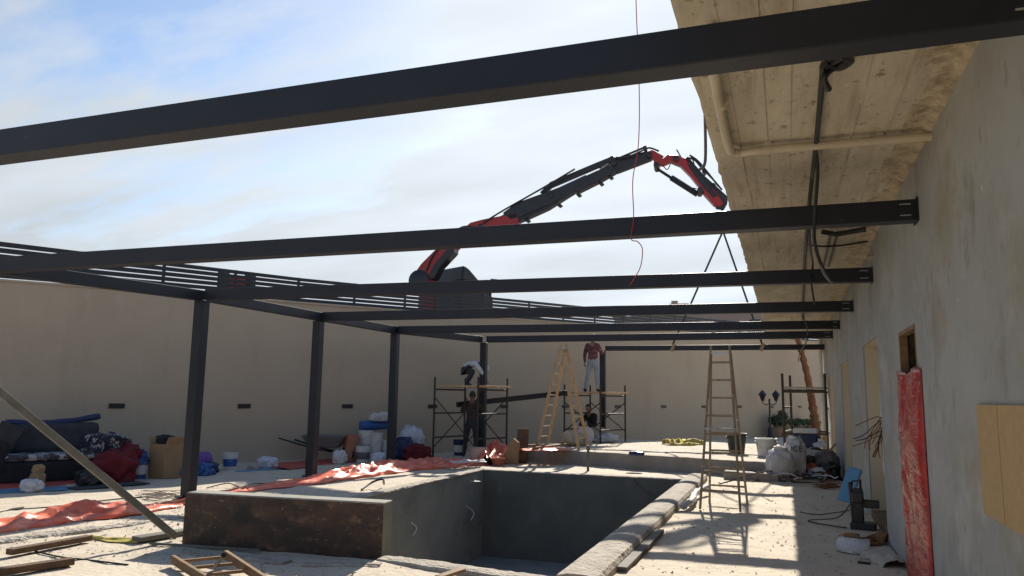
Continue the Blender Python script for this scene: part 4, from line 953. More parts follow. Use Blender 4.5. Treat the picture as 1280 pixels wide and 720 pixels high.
p = at(-34, 608); b = MB(); b.bar(p, p + V(.32, .35, 1.0), .36, .05, up=NV); single(b.build('leaning_board', M['darkcloth'], bevel=.005), 'dark grey board leaning at the left end of the sofa', 'board')
b = MB(); b.blob(V(*gp(143, 602)) + NV * -.1, (.36, .30, .30), .3, 2.2, 4, 3); single(b.build('blanket_heap', M['maroon'], recalc=False), 'heap of maroon blankets beside the sofa', 'blanket')
b = MB(); b.blob(V(*gp(132, 601)) + NV * -.25 + V(-.12, .1, .38), (.40, .32, .24), .35, 2.6, 4, 5); single(b.build('blanket', M['pattern'], recalc=False), 'black and white patterned blanket on top of the maroon heap', 'blanket')
b = MB(); b.blob(V(*gp(162, 600)) + NV * -.2 + V(0, 0, .30), (.22, .18, .18), .3, 2.4, 4, 8); single(b.build('cushion', M['maroon'], recalc=False), 'rolled maroon cushion at the right end of the blanket heap', 'cushion')
bag(112, 607, 0, (.22, .2, .15), 'blackbag', 'small black bag at the foot of the blanket heap', 12, knot=False)
q = V(*gp(194, 598)); t = empty('cardboard_box', q, 'open brown cardboard box standing by the wall left of the first post', 'box', dirw - R(70))
b = MB(); b.box((0, .2, .31), (.44, .40, .62)); o = b.build('carton', M['card'], bevel=.006); o.parent = t
for s in (-1, 1):
    b = MB(); b.box((s * .24, .2, .68), (.02, .38, .16), (0, s * .5, 0)); o = b.build('flap', M['card']); o.parent = t
b = MB(); b.blob((0, .2, .56), (.17, .15, .12), .4, 3, 3, 2); single(b.build('dark_cloth', M['blackcloth'], recalc=False), 'dark cloth stuffed in the top of the cardboard box', 'cloth'); bpy.data.objects['dark_cloth'].location = q
def rollx(p, q_, r, mkey, label, name, cat):
    b = MB(); b.tube([p, q_], r, 20); return single(b.build(name, M[mkey], smooth=True), label, cat)
rollx(V(*gp(210, 592)) + V(0, 0, .19), V(*gp(258, 588)) + V(0, 0, .19), .19, 'purple', 'purple foam roll lying by the wall behind the first post', 'foam_roll', 'foam roll')
def jug(p, label, mkey='blue'):
    t = empty('jug', p, label, 'jug', 0)
    b = MB(); b.lathe((0, 0, 0), [(.10, 0), (.115, .03), (.115, .3), (.06, .38), (.035, .40), (.035, .45), (0, .45)], 16); o = b.build('bottle', M[mkey], smooth=True); o.parent = t
    b = MB(); b.tube(smoothpath([(.05, 0, .40), (.12, 0, .38), (.12, 0, .26)], 4), .014, 6); o = b.build('handle', M[mkey], smooth=True); o.parent = t
jug(gp(209, 591), 'blue plastic jug between the cardboard box and the first post'); jug(gp(176, 590), 'blue plastic jug behind the blue bucket left of the box')
bag(221, 595, 0, (.26, .2, .14), 'blue', 'crumpled blue plastic bag left of the foot of the first post', 21, amp=.4, knot=False)
bag(247, 593, 0, (.30, .2, .12), 'blue', 'crumpled blue plastic bag right of the first post', 22, amp=.4, knot=False)
bag(262, 592, 0, (.14, .12, .12), 'navy', 'small navy bag under the purple roll', 23, amp=.4, knot=False)
bag(334, 585, 0, (.22, .18, .13), 'bagclear', 'small tied white bag on the floor between the first two posts', 24)
bag(424, 580, 0, (.16, .13, .18), 'white', 'small torn white sack at the edge of the dark red sheet', 25, knot=False)
bag(318, 587, 0, (.13, .1, .06), 'rubble', 'small heap of tan rags left of the tied white bag', 26, amp=.4, knot=False)
bag(39, 615, 0, (.17, .13, .11), 'white', 'white and red bag on the blue mat in front of the sofa', 27, knot=False)
p = V(*gp(35, 611)); t = empty('stuffed_toy', p + V(0, .15, 0), 'small brown stuffed figure sitting behind the white bag', 'toy'); b = MB(); b.blob((0, 0, .0), (.12, .1, .15), .15, 2, 3, 1); o = b.build('body', M['card'], recalc=False); o.parent = t; b = MB(); b.blob((0, 0, .22), (.09, .09, .09), .1, 2, 3, 2, flat=False); o = b.build('head', M['card'], recalc=False); o.parent = t
def mat_(pa, pb, w, mkey, label, name='floor_mat', th=.012):
    b = MB(); b.bar(V(*pa) + V(0, 0, th), V(*pb) + V(0, 0, th), w, th * 1.6); single(b.build(name, M[mkey], bevel=.003), label, 'mat')
mat_(gp(-40, 617), gp(84, 611), .45, 'bluelight', 'blue mat on the floor in front of the sofa')
mat_(gp(88, 612), gp(180, 604), .40, 'darkcloth', 'dark grey mat on the floor in front of the blanket heap')
mat_(gp(300, 590), gp(350, 585), .3, 'bluelight', 'narrow pale blue mat on the floor left of the dark red sheet', th=.01)
# paint pile tops
rollx(V(*gp(446, 574)) + V(0, .1, .80), V(*gp(485, 573)) + V(0, .1, .86), .13, 'blue', 'blue roll lying across the tops of the paint buckets', 'blue_roll', 'roll')
bag(464, 574, .9, (.17, .15, .11), 'sack', 'white bundle on top of the blue roll, left of the third post', 31, off=(0, 0)); 
for o in [x for x in COL.objects if x.get('label', '').startswith('white bundle on top')]: o.location = V(*gp(466, 574, 0)) + V(0, .1, .93)
bag(478, 574, 0, (.24, .2, .13), 'sack', 'large white bundle on top of the blue roll touching the third post', 32)
for o in [x for x in COL.objects if x.get('label', '').startswith('large white bundle')]: o.location = V(*gp(479, 574, 0)) + V(0, .1, .93)
bag(513, 572, 0, (.30, .28, .44), 'bagclear', 'big white sack leaning by the wall right of the third post', 33, knot=False)
bag(505, 574, 0, (.24, .22, .30), 'navy', 'navy bag in front of the big white sack', 34, knot=False)
bag(521, 575, 0, (.34, .26, .2), 'maroon', 'dark red bag at the foot of the big white sack', 35, knot=False, amp=.3)
bag(474, 579, 0, (.2, .16, .14), 'bagclear', 'pale blue white bag in front of the large white bucket', 36, knot=False)
# boards by the terrace corner
p = V(*gp(640, 580)); b = MB(); b.prism([p + V(-.26, 0, 0), p + V(.14, 0, 0), p + V(.16, .05, .50), p + V(.02, .05, .60), p + V(-.16, .02, .30)], V(.02, .06, 0)); single(b.build('torn_board', M['card'], bevel=.006), 'torn tan panel leaning at the terrace corner by the red sheet', 'panel')
p = V(*gp(652, 579)); b = MB(); b.bar(p, p + V(-.05, .25, .80), .28, .08, up=(0, 1, 0)); single(b.build('leaning_stump', M['woodbrown'], bevel=.02), 'dark brown timber block standing against the terrace corner', 'timber')
for k, (x0, y0, x1, y1, lab) in enumerate(((655, 557, 705, 556, 'upper pale batten lying at the left end of the terrace'), (668, 560, 712, 555, 'crossed pale batten in front of the other on the terrace'))):
    plank(V(*gp(x0, y0, TZ + .06)), V(*gp(x1, y1, TZ + .06)), .1, .05, 'wood', lab, 'batten', cat='batten')
p = V(*gp(731, 557, TZ)); b = MB(); b.lathe(p + V(0, 0, .25), [(0, -.02), (.24, -.02), (.25, 0), (.24, .02), (0, .03)], 24, Matrix(((1, 0, 0), (0, .25, -1), (0, 1, .25)))); single(b.build('round_disc', M['tile'], smooth=True), 'pale round disc standing on edge at the foot of the pale stepladder', 'disc')
bag(716, 557, TZ, (.3, .25, .2), 'rubble', 'dusty sack lying at the foot of the pale stepladder', 41, knot=False, amp=.3)
bag(739, 552, TZ, (.45, .3, .22), 'rubble', 'yellowish heap of sand bags under the far scaffold', 42, knot=False, amp=.35)
bag(757, 553, TZ, (.35, .25, .13), 'bagclear', 'pale plastic heap at the foot of the last post', 43, knot=False, amp=.35)
p = V(*gp(796, 569, TZ)); b = MB(); b.blob(p, (.17, .12, .05), .3, 3, 3, 4); single(b.build('dark_rag', M['navy'], recalc=False), 'small dark rag on the front edge of the terrace', 'rag')
# stub pipe at the step
p = V(*gp(735, 589)); b = MB(); b.tube([p, p + V(0, .02, .45)], .03, 8); b.tube([p + V(0, .02, .45), p + V(0, .02, .55)], .04, 8); single(b.build('pipe_stub', M['tub'], smooth=True), 'grey pipe stub rising from the floor in front of the terrace', 'pipe')

# ------------------------------------------------------------------ right side: rubble sacks, cooler, debris heap
def sack(px, py, d, seed, label, rz=0, lean=0):
    p = at(px, py); t = empty('rubble_sack', p, label, 'sack', rz, group='white rubble sacks')
    b = MB(); b.blob((0, 0, 0), d, .16, 2.2, 4, seed); o = b.build('sack_body', M['sack'], recalc=False); o.parent = t; o.rotation_euler = (0, lean, 0)
    b = MB(); h_ = d[2] * 1.62; n_ = 18
    prof = [(d[0] * .5, -.12), (d[0] * .42, .02), (d[0] * .55, .10), (d[0] * .48, .10), (d[0] * .35, .02), (0, 0)]
    b.lathe((lean * h_, 0, h_), prof, n_)
    for v in b.bm.verts: v.co += Vector((.03, .03, .03)) * noise.noise(v.co * 9)
    o = b.build('folded_mouth', M['sack'], smooth=True); o.parent = t
    return t
sack(974, 600, (.27, .24, .345), 3, 'full white rubble sack leaning at the front left of the debris heap', .3, .10)
sk = sack(995, 598, (.21, .20, .47), 9, 'upright white rubble sack with dark letters on its upper part', .1)
tx = bpy.data.curves.new('letters', 'FONT'); tx.body = 'ICE'; tx.size = .16; tx.extrude = .004; tx.align_x = 'CENTER'
to = bpy.data.objects.new('letters', tx); COL.objects.link(to); to.rotation_euler = (R(86), 0, R(2)); to.location = (0, -.292, .62)
dg = bpy.context.evaluated_depsgraph_get(); lm = bpy.data.meshes.new_from_object(to.evaluated_get(dg)); bpy.data.objects.remove(to)
to = bpy.data.objects.new('printed_letters', lm); COL.objects.link(to); lm.materials.append(M['ink']); to.rotation_euler = (R(86), 0, R(2)); to.location = (.01, -.225, .56); to.parent = sk
p = V(*gp(1003, 590)); t = empty('cool_box', p + V(.12, .9, .42), 'navy cool box with a white lid standing behind the lettered sack', 'cool box', R(-6))
b = MB(); b.box((0, 0, .20), (.52, .36, .40)); o = b.build('body', M['navy'], bevel=.03); o.parent = t
b = MB(); b.box((0, 0, .46), (.54, .38, .11)); o = b.build('lid', M['white'], bevel=.025); o.parent = t
for s in (-1, 1):
    b = MB(); b.tube([(s * .27, -.1, .34), (s * .31, -.08, .30), (s * .31, .08, .30), (s * .27, .1, .34)], .015, 6); o = b.build('handle', M['navy']); o.parent = t
p = V(*gp(1003, 590)); b = MB(); b.blob(p + V(.12, .9, 0), (.34, .3, .27), .2, 2, 3, 6); single(b.build('rubble_bag', M['blackbag'], recalc=False), 'black bag under the navy cool box', 'bag')
bag(1017, 592, 0, (.30, .26, .30), 'blackbag', 'black bin bag in the middle of the debris heap', 51, off=(.05, .2))
bag(1038, 598, 0, (.24, .3, .32), 'tub', 'dark grey bag at the wall end of the debris heap', 52, off=(-.05, .1), knot=False)
bag(1010, 580, 0, (.18, .16, .22), 'green', 'olive bag behind the lettered sack in the debris heap', 53, off=(.15, .6), knot=False)
bag(1026, 580, 0, (.20, .18, .2), 'bagclear', 'white plastic bag at the top of the debris heap by the wall', 54, off=(0, .2), knot=False)
p = V(*gp(1018, 592)); b = MB(); b.box(p + V(.02, -.25, .42), (.42, .34, .03), (.62, .12, .5)); single(b.build('floor_tile', M['tile'], bevel=.004), 'pale square tile lying on the debris heap', 'tile')
p = V(*gp(1026, 588)); b = MB(); b.box(p + V(.0, 0, .58), (.26, .2, .02), (.7, -.4, .2)); single(b.build('paper_sheet', M['white'], bevel=.003), 'crumpled white paper sheet above the pale tile', 'paper')
p = V(*gp(1022, 585)); b = MB(); b.bar(p + V(.18, .6, .1), p + V(.22, .7, .72), .12, .12); single(b.build('wood_block', M['ladderwood'], bevel=.006), 'bright sunlit timber block behind the debris heap', 'timber')
p = V(*gp(1012, 598)); b = MB(); b.prism([p + V(-.18, 0, .16), p + V(.05, .05, .12), p + V(.2, 0, .22), p + V(.05, .06, .32)], V(.01, .05, .02)); single(b.build('broken_pot', M['terracotta']), 'piece of red broken clay under the pale tile', 'shard')
bag(942, 597, 0, (.20, .16, .17), 'bagclear', 'small grey white bag at the step right of the ladder', 55, off=(0, .3))
p = V(*gp(966, 576, 0)); b = MB(); b.blob(p + V(0, .4, .34), (.1, .1, .1), .2, 3, 3, 1); single(b.build('black_tin', M['blackplastic'], recalc=False), 'small black lump by the white bucket on the terrace', 'scrap')
for k, (dx_, dy_, z_, d_, mk_, lab_) in enumerate((
    (.20, -.35, .0, (.16, .14, .13), 'bagclear', 'small pale plastic bag at the front foot of the debris heap'),
    (.42, -.10, .0, (.20, .17, .19), 'blackbag', 'glossy black bag at the front right of the debris heap'),
    (.34, .25, .30, (.15, .14, .12), 'rubble', 'dusty crumpled paper on the black bag in the debris heap'),
    (.52, .35, .25, (.13, .12, .12), 'white', 'white crumpled wrapping at the wall end of the debris heap'),
    (.05, .05, .28, (.13, .12, .10), 'green', 'olive rag between the lettered sack and the pale tile'))):
    p = V(*gp(1008, 597)) + V(dx_, dy_, z_); p.x = min(p.x, .88); b = MB(); b.blob(p, d_, .4, 2.8, 4, 60 + k); single(b.build('scrap_bag', M[mk_], recalc=False), lab_, 'scrap')
for k, (a_, c_, w_, mk_, lab_) in enumerate((((.12, -.45, .05), (.55, -.30, .30), .09, 'woodbrown', 'short brown lath sticking out of the front of the debris heap'), ((.30, .10, .35), (.62, .30, .70), .06, 'card', 'strip of cardboard standing up in the debris heap'), ((-.28, -.42, .03), (.20, -.55, .05), .05, 'iron', 'rusty flat bar in front of the rubble sacks'))):
    p = V(*gp(1008, 597)); q = p + V(*c_); q.x = min(q.x, .95); plank(p + V(*a_), q, w_, .025, mk_, lab_, 'lath', cat='scrap')
b = MB()
for k in range(46):   # loose cable tangle at the foot of the heap
    cx, cy = at(rnd.uniform(965, 1045), rnd.uniform(593, 604)).xy; cx = min(cx, .93)
    a_ = rnd.uniform(0, 6.28); pts = []; x, y, z = cx, cy, rnd.uniform(.02, .22)
    for q in range(rnd.randint(5, 9)):
        pts.append((min(x, 1.0), y, max(.012, z))); a_ += rnd.uniform(-.9, .9); x += .13 * math.cos(a_); y += .13 * math.sin(a_); z += rnd.uniform(-.05, .04)
    b.mi = rnd.choice((0, 0, 0, 0, 1, 2, 3)); b.tube(smoothpath(pts, 4), rnd.uniform(.006, .014), 5)
o = b.build('cable_tangle', [M['cable'], M['maroon'], M['tub'], M['white']], smooth=True); tag(o, 'tangle of thin dark and coloured cables at the foot of the debris heap', 'cables', kind='stuff')
b = MB()
for k in range(14):
    cx, cy = at(rnd.uniform(1025, 1045), rnd.uniform(606, 613)).xy; r_ = rnd.uniform(.08, .18)
    b.tube([(cx + r_ * math.cos(t_) * 1.2 + .02 * math.sin(3 * t_ + k), cy + r_ * math.sin(t_), .015 + .012 * math.sin(2 * t_ + k) + .004 * k) for t_ in [6.28 * i / 22 for i in range(rnd.randint(14, 23))]], .007, 5)
single(b.build('brown_wire_coil', M['bark'], smooth=True), 'loose coil of brown wire on the shaded pavement in front of the debris heap', 'wire')
b = MB(); b.tube(smoothpath([at(899, 605, .02), at(918, 600, .12), at(945, 592, .3), at(960, 588, .42)], 5), .012, 6); single(b.build('thin_rod', M['iron'], smooth=True), 'thin rod poking out left from the rubble sacks', 'rod')

# black pedestal device and blue panel
p = V(*gp(1080, 662)); t = empty('black_stand', p + V(0, .05, 0), 'black power tool stand with a square base on the shaded pavement near the wall', 'tool stand', R(-8)); t.scale = (.78, .78, .78)
for nm_, c, d, rr in (('base', (0, 0, .055), (.38, .30, .11), None), ('column', (-.06, .02, .36), (.15, .12, .55), None), ('column', (-.16, .05, .42), (.06, .10, .62), (0, -.05, 0)), ('arm', (.10, .02, .40), (.30, .09, .13), None), ('motor', (-.06, -.03, .50), (.17, .19, .17), None)):
    b = MB(); b.box(c, d, rr); o = b.build(nm_, M['blackplastic'], bevel=.018); o.parent = t
b = MB(); b.tube([(-.02, .02, .60), (-.02, .02, .78)], .022, 8); b.tube([(-.14, .05, .68), (-.14, .03, .74), (-.05, .02, .76)], .014, 6); o = b.build('lever', M['blackplastic'], smooth=True); o.parent = t
q = p + V(-.45, .42, .015); b = MB(); b.tube(smoothpath([p + V(-.15, .0, .3), p + V(-.3, .05, .12), q + V(-.2, -.05, 0), q + V(.05, -.35, 0), p + V(-.2, -.02, .01)], 5), .008, 6); single(b.build('power_lead', M['cable'], smooth=True), 'thin black lead trailing from the black tool stand', 'cable')
b = MB(); b.tube(smoothpath([at(1000, 640, .015), at(1020, 643, .015), at(1042, 641, .015), at(1062, 638, .015)], 5), .007, 6); single(b.build('power_lead', M['cable'], smooth=True), 'black lead lying straight across the shaded pavement', 'cable')
t = empty('blue_board', p + V(-.18, .55, 0), 'light blue rectangular panel leaning against the black tool stand', 'panel')
a = aty(1055, 627, p.y + .50); c = aty(1069, 586, p.y + .62)
b = MB(); b.bar(a, c, .19, .045, up=(-.5, -.8, .3)); rel(b.build('face', M['bluelight'], bevel=.008), t)
b = MB(); dv = (c - a).normalized(); b.bar(a + V(.02, .06, 0), c + V(.02, .06, 0), .15, .03, up=(-.5, -.8, .3)); rel(b.build('backing', M['blackplastic'], bevel=.006), t)

# red film over the nearest opening
def film():
    b = MB(); n, mr_ = 60, 26; rows = []
    for i in range(n + 1):
        z = 1.86 * i / n; r = []
        for j in range(mr_ + 1):
            u = j / mr_; y = 6.86 + 1.22 * u
            x = XN - .005 - .06 * math.sin(math.pi * u) ** .5 - .045 * math.sin(math.pi * u) ** .4 * (noise.noise(Vector((u * 4 + z * .7, z * 1.3, 1))) + .6 * noise.noise(Vector((u * 12, z * 3.2, 4)))) 
            yy = y + .02 * noise.noise(Vector((z * 2.2, u * 2, 8))) + (.07 * (z / 1.86) ** 3 * (1 if u > .85 else 0))
            r.append(b.bm.verts.new((min(x, XN - .004), yy, z + (.05 * noise.noise(Vector((u * 4, 0, 0))) if i == n else 0))))
        rows.append(r)
    for r, s in zip(rows, rows[1:]):
        for j in range(mr_): b.f([r[j], r[j + 1], s[j + 1], s[j]]).smooth = True
    o = b.build('red_film', M['redfilm'], recalc=False); o.modifiers.new('thickness', 'SOLIDIFY').thickness = .004
    single(o, 'glossy red plastic film hung over the lower part of the nearest doorway', 'plastic film')
film()
b = MB()
# chipboard panels over a window in the wall
for k, (y0, y1) in enumerate(((4.54, 4.98), (4.0, 4.525), (3.4, 3.985))):
    b = MB(); b.box((XN - .012, (y0 + y1) / 2, 1.29), (.02, y1 - y0, .60)); o = b.build('chipboard_panel', M['osb'], bevel=.003)
    single(o, ['farthest chipboard panel fixed to the near grey wall', 'second chipboard panel on the near grey wall, cut by the picture edge', 'chipboard panel on the near grey wall nearest the viewer'][k], 'board', group='chipboard panels on the wall')
# wire bunch out of the wall beside the doorway
b = MB(); w0 = V(XF, 9.93, 1.30)
for k in range(16):
    pts = [w0 + V(.01, rnd.uniform(-.03, .03), rnd.uniform(-.1, .15))]; d = V(-rnd.uniform(.1, .5), rnd.uniform(-.2, .5), rnd.uniform(-.9, .2)).normalized()
    for q in range(5): d = (d + V(rnd.uniform(-.5, .4), rnd.uniform(-.5, .5), rnd.uniform(-.7, .25))).normalized(); pts.append(pts[-1] + d * rnd.uniform(.05, .10))
    b.mi = rnd.choice((0, 0, 1)); b.tube(smoothpath(pts, 4), .006, 5)
o = b.build('wire_bunch', [M['bark'], M['cable']], smooth=True); single(o, 'bunch of loose brown wires hanging out of the wall beside the wide doorway', 'wires')
b = MB(); b.prism([(XN - .006, 9.75, .75), (XN - .006, 9.82, .80), (XN - .006, 9.80, 1.15), (XN - .006, 9.77, 1.12)], (.006, 0, 0)); b.prism([(XN - .006, 9.76, 1.42), (XN - .006, 9.83, 1.44), (XN - .006, 9.81, 1.75)], (.006, 0, 0)); 
o = rel(b.build('plaster_patch', M['white']), bld)
# debris at the foot of the near wall: paper sack, rags, broken bits
sheet('paper_sack', [at(1054, 684), at(1070, 690), at(1088, 692)], [.14, .34, .22], .13, 'sack', 'crumpled white cement sack at the foot of the near wall', 61, 30, 14, cat='sack', fold=1.1)
sheet('brown_paper', [at(1072, 681), at(1092, 679), at(1108, 681)], [.2, .3, .16], .14, 'bark', 'brown crumpled paper behind the white cement sack', 62, 26, 12, cat='paper', fold=1.1)
sheet('dusty_rag', [at(1084, 697), at(1104, 702), at(1122, 712)], [.2, .34, .3], .08, 'rubble', 'dusty rag in front of the red film at the foot of the wall', 63, 26, 12, cat='rag', fold=1.1)
sheet('torn_paper', [at(1050, 673), at(1062, 671), at(1075, 672)], [.1, .2, .1], .05, 'card', 'torn brown paper lying on the shaded pavement by the black tool stand', 64, 20, 10, cat='paper')
plank(V(*gp(1058, 683, .03)), V(*gp(1102, 667, .05)), .07, .03, 'woodbrown', 'broken brown stick behind the white cement sack', 'stick', cat='stick')
plank(V(*gp(1072, 702, .015)), V(*gp(1088, 704, .015)), .06, .015, 'blackplastic', 'small black strip in front of the white cement sack', 'strip', cat='scrap')
plank(V(*gp(1110, 676, .02)), V(*gp(1143, 716, .02)), .04, .03, 'tub', 'thin grey pipe lying along the foot of the near wall', 'floor_pipe', cat='pipe')

# ------------------------------------------------------------------ black cables under the slab
zc = 3.50
def cablerun(pts, r=.014, label='', name='hanging_cable'):
    b = MB(); b.tube(smoothpath(pts, 6), r, 7); return single(b.build(name, M['cable'], smooth=True), label, 'cable')
cablerun([at(1062, 74, zc), at(1046, 84, zc), at(1030, 80, zc), at(1028, 95, zc), at(1024, 140, zc), at(1019, 190, zc - .02), at(1016, 215, zc - .05), at(1011, 260, zc - .02), at(1008, 300, zc), at(1005, 340, zc), at(1003, 400, zc)], .018, 'thick black cable running along the underside of the roof overhang')
p6 = 6.35
cablerun([at(1020, 190, zc - .02), aty(1022, 215, 6.2), aty(1019, 262, 6.35), aty(1018, 300, 6.40), aty(1026, 330, 6.42), aty(1040, 353, 6.42)], .014, 'black cable end dangling in front of the second beam')
b = MB(); b.tube(smoothpath([aty(1026, 330, 6.42), aty(1031, 343, 6.42), aty(1041, 354, 6.42)], 4), .013, 6); single(b.build('bare_cable_end', M['tub'], smooth=True), 'stripped grey end of the dangling cable', 'cable')
cablerun([at(1018, 190, zc - .02), aty(1013, 240, 6.9), aty(1012, 300, 7.4), aty(1016, 330, 9.7), aty(1014, 350, 9.75), aty(1018, 380, 9.75)], .012, 'second black cable hanging in a loop behind the second beam')
cablerun([at(1010, 306, zc), at(1030, 308, zc - .03), at(1058, 306, zc), at(1094, 300, zc + .02)], .012, 'black cable crossing the slab to the wall above the third beam')
cablerun([at(1042, 78, zc), at(1052, 72, zc - .02), at(1064, 76, zc), at(1052, 84, zc), at(1040, 86, zc), at(1030, 98, zc - .06), at(1036, 112, zc - .1)], .02, 'coiled black cable end clipped under the overhang near the nearest beam')
cablerun([at(1004, 395, zc), aty(1010, 420, 13.0), aty(1000, 440, 16.2), aty(998, 452, 18.6)], .01, 'thin black cable hanging at the far beams')
b = MB(); b.tube(smoothpath([V(-.47, 4.9, 3.70), aty(880, 60, 5.2), aty(881, 130, 5.35), aty(882, 190, 5.4), aty(880, 207, 5.4), aty(874, 212, 5.4)], 6), .011, 7)
single(b.build('grey_cable', M['tub'], smooth=True), 'grey cable hanging in a hook from the outer edge of the roof overhang', 'cable')
# thin red wire hanging from a short mast on the roof
b = MB(); b.tube([(.35, 6.4, 3.8), (.35, 6.4, 5.9)], .03, 8); single(b.build('roof_mast', M['steel2'], smooth=True), 'short mast standing on the roof slab of the grey building', 'mast')
b = MB(); b.tube(smoothpath([V(.35, 6.4, 5.85), aty(840, -320, 6.39), aty(796, -190, 6.38), aty(794, -80, 6.38), aty(795, 0, 6.38), aty(799, 110, 6.38), aty(798, 180, 6.38), aty(791, 225, 6.38), aty(792, 270, 6.36), aty(789, 298, 6.36), aty(797, 302, 6.36), aty(803, 312, 6.36), aty(800, 335, 6.36), aty(787, 357, 6.36)], 7), .0042, 6)
single(b.build('red_wire', M['redwire'], smooth=True), 'thin red wire dangling in front of the second beam', 'wire')
# cables on the left ground
for pts, lab in (([at(0, 640, .01), at(30, 634, .012), at(12, 637, .012), at(60, 634, .012), at(100, 629, .012), at(155, 623, .012), at(200, 620, .01)], 'thin dark cable snaking over the sunlit floor at the left'), ([at(258, 610, .02), at(285, 604, .06), at(300, 609, .02), at(315, 605, .05), at(345, 604, .02)], 'thin wire looping on the floor right of the first post'), ([at(44, 689, .01), at(75, 696, .015), at(110, 700, .01), at(160, 706, .012)], 'thin brown twig like wire in front of the farther batten')):
    b = MB(); b.tube(smoothpath(pts, 6), .009, 6); single(b.build('floor_cable', M['iron'], smooth=True), lab, 'cable')
b = MB()
for k in range(9):
    c_ = at(205 + rnd.uniform(-12, 14), 622 + rnd.uniform(-4, 4)); r_ = rnd.uniform(.12, .3)
    b.tube([c_ + V(r_ * 1.6 * math.cos(t_), r_ * math.sin(t_), .02 + .03 * abs(math.sin(1.5 * t_ + k))) for t_ in [5.5 * i / 18 for i in range(19)]], .007, 5)
single(b.build('wire_coil', M['rubble'], smooth=True), 'heap of tan wire coils beside the foot of the first post', 'wire')

# ------------------------------------------------------------------ lamp post, plants, trunk by the far wall
lp = atp(963, 540, W0 + NV * .9, NV); t = empty('street_lamp', (lp.x, lp.y, 0), 'black twin lantern lamp post standing by the far beige wall', 'lamp post')
b = MB(); b.lathe((0, 0, 0), [(.14, 0), (.16, .06), (.11, .12), (.10, .35), (.055, .42), (.04, .5), (.032, 1.55), (.05, 1.58), (.03, 1.62), (0, 1.66)], 14); o = b.build('pole', M['steel2'], smooth=True); o.parent = t
for s in (-1, 1):
    b = MB(); b.tube(smoothpath([(0, 0, 1.45), (s * .14, 0, 1.38), (s * .27, 0, 1.46), (s * .27, 0, 1.54)], 5), .018, 7); o = b.build('arm', M['steel2'], smooth=True); o.parent = t
    b = MB(); b.lathe((s * .27, 0, 1.54), [(.05, 0), (.14, .26), (.17, .27), (.07, .38), (.03, .42), (0, .46)], 6); o = b.build('lantern', M['rubber']); o.parent = t
    b = MB(); b.lathe((s * .27, 0, 1.54), [(.16, .262), (.185, .272), (.08, .39), (.03, .44), (0, .48)], 6); c_ = b.build('cap', M['steel2']); c_.parent = o
def plant(p, h, w, label, seed, leafm='leafdark', potr=.22):
    rr = random.Random(seed); t = empty('potted_plant', p, label, 'plant')
    b = MB(); b.lathe((0, 0, 0), [(potr * .7, 0), (potr, .38), (potr * 1.08, .38), (potr * 1.08, .42), (potr * .9, .42), (potr * .88, .36), (0, .35)], 16); o = b.build('pot', M['pot'], smooth=True); o.parent = t
    b = MB()
    for k in range(240):
        d = Vector((rr.gauss(0, 1), rr.gauss(0, 1), rr.gauss(.2, .8))); d = d.normalized() * rr.uniform(.4, 1); c_ = V(d.x * w, d.y * w, .42 + h * .5 + d.z * h * .5)
        a_ = Vector((rr.gauss(0, 1), rr.gauss(0, 1), rr.gauss(0, 1))).normalized(); s_ = a_.orthogonal().normalized(); l_ = rr.uniform(.06, .12)
        vs = [b.bm.verts.new(c_ + q) for q in (-a_ * l_, s_ * l_ * .4, a_ * l_, -s_ * l_ * .4)]; b.f(vs)
    o = b.build('foliage', M[leafm], recalc=False); o.parent = t
    b = MB()
    for k in range(6): b.tube([(0, 0, .36), (rr.uniform(-.3, .3) * w, rr.uniform(-.3, .3) * w, .36 + h * .4), (rr.uniform(-.8, .8) * w, rr.uniform(-.8, .8) * w, .4 + h * .8)], .01, 5)
    o = b.build('stem', M['bark']); o.parent = t
for px, py, h, w, lab, sd_ in ((970, 541, .55, .32, 'dark leaved potted plant right of the lamp post', 1), (979, 541, .75, .25, 'taller dark potted plant just left of the far scaffold by the wall', 2), (997, 541, .35, .5, 'broad low green plant behind the far right scaffold', 3), (1012, 543, .3, .5, 'low green plant at the foot of the leaning tree trunk', 4)):
    q = atp(px, py, W0 + NV * .6, NV); plant((q.x, q.y, 0), h, w, lab, sd_, 'leafdark' if sd_ < 3 else 'leaf', .3)
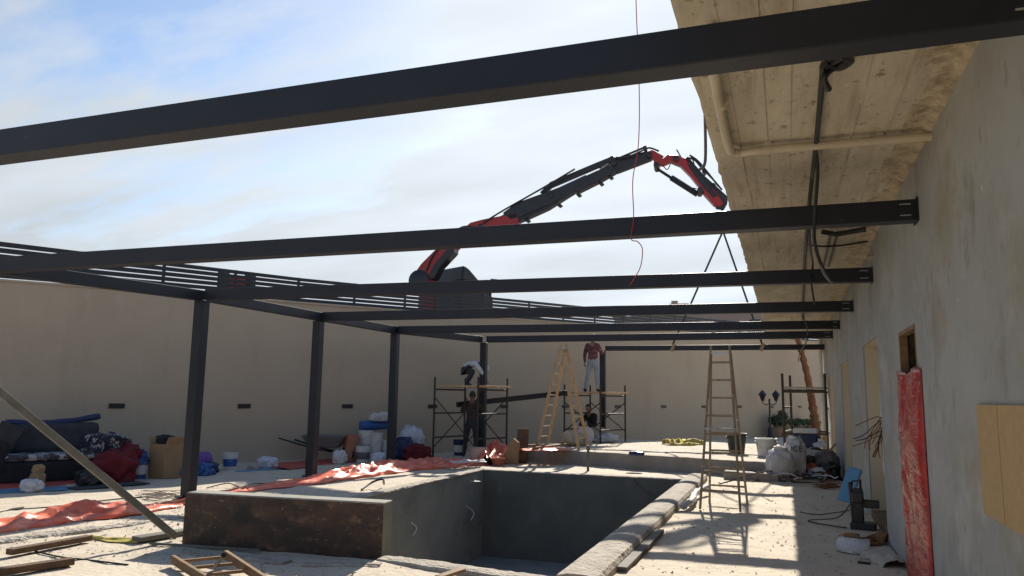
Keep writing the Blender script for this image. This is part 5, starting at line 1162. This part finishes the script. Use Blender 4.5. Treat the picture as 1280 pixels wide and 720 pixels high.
# leaning trunk with peeling bark (its crown is cut back to short limbs above the beam)
t0 = atp(1020, 545, W0 + NV * 1.5, NV); t0.z = 0
t = empty('tree', t0, 'leaning tree trunk with peeling red brown bark by the far wall', 'tree')
path = [t0 + V(.05, 0, -.1), t0 + V(0, 0, .6), t0 + V(-.10, 0, 1.5), t0 + V(-.22, 0, 2.5), t0 + V(-.42, .05, 3.6), t0 + V(-.65, .1, 4.6)]
b = MB(); sp_ = smoothpath(path, 8); b.tube(sp_, [.20 - .09 * i / len(sp_) + .02 * math.sin(i * 1.9) + .012 * math.sin(i * 4.1) for i in range(len(sp_))], 12)
for v in b.bm.verts: v.co += Vector((noise.noise(v.co * 6), noise.noise(v.co * 6 + Vector((9, 0, 0))), 0)) * .035
rel(b.build('trunk', M['bark'], smooth=True), t)
for k in range(3):
    e = path[-1] + V(rnd.uniform(-.6, .6), rnd.uniform(-.3, .4), rnd.uniform(.5, .8)); b = MB(); b.tube([path[-1] - V(0, 0, .1), (path[-1] + e) / 2 + V(.05, 0, .02), e], [.09, .06, .03], 8); rel(b.build('limb', M['bark'], smooth=True), t)

for k, (a_, c_, w_, h_, lab_) in enumerate(((at(-30, 683), at(120, 662), .26, .05, 'low crumbly ridge of mortar behind the farther batten'), (at(120, 662), at(225, 648), .18, .03, 'low crumbly ridge of mortar running towards the dark block'), (at(232, 691), at(360, 703), .16, .035, 'crumbly mortar ridge along the left foot of the dark block'), (at(380, 706), at(476, 708), .14, .03, 'crumbly mortar ridge along the right foot of the dark block'))):
    t = empty('mortar_ridge', (0, 0, 0), lab_, 'mortar'); ridge('mortar', V(a_.x, a_.y, hnoise(a_.x, a_.y) - .01), V(c_.x, c_.y, hnoise(c_.x, c_.y) - .01), w_, h_, M['rim'], 20 + k, t, .035, .035)
# ------------------------------------------------------------------ crumbs and chips scattered over the floor
b = MB()
def chip(x, y, z, r):
    a_ = [Vector((rnd.gauss(0, 1), rnd.gauss(0, 1), abs(rnd.gauss(0, .6)))) .normalized() * r * rnd.uniform(.6, 1.2) for _ in range(4)]
    vs = [b.bm.verts.new(Vector((x, y, z)) + q) for q in a_]
    for q in ((0, 1, 2), (0, 2, 3), (0, 3, 1), (1, 3, 2)): b.f([vs[i] for i in q])
for k in range(4200):
    r0 = rnd.random()
    if r0 < .45: x, y = rnd.uniform(-9, -3.4), rnd.uniform(5.6, 8.6)
    elif r0 < .7: x, y = rnd.uniform(-1.5, 1.0), rnd.uniform(6.6, 16)
    elif r0 < .85: x, y = rnd.uniform(-9.5, -6.4), rnd.uniform(8, 16)
    else: x, y = rnd.uniform(-6, 1), rnd.uniform(17.4, 23)
    if PX0 - .1 < x < PX1 + .3 and PY0 - .1 < y < PY1 + .1: continue
    z = hnoise(x, y) if y < 17 else TZ
    chip(x, y, z, rnd.choice((.008, .010, .014, .014, .02, .028)))
tag(b.build('rubble', M['rubble']), kind='stuff')
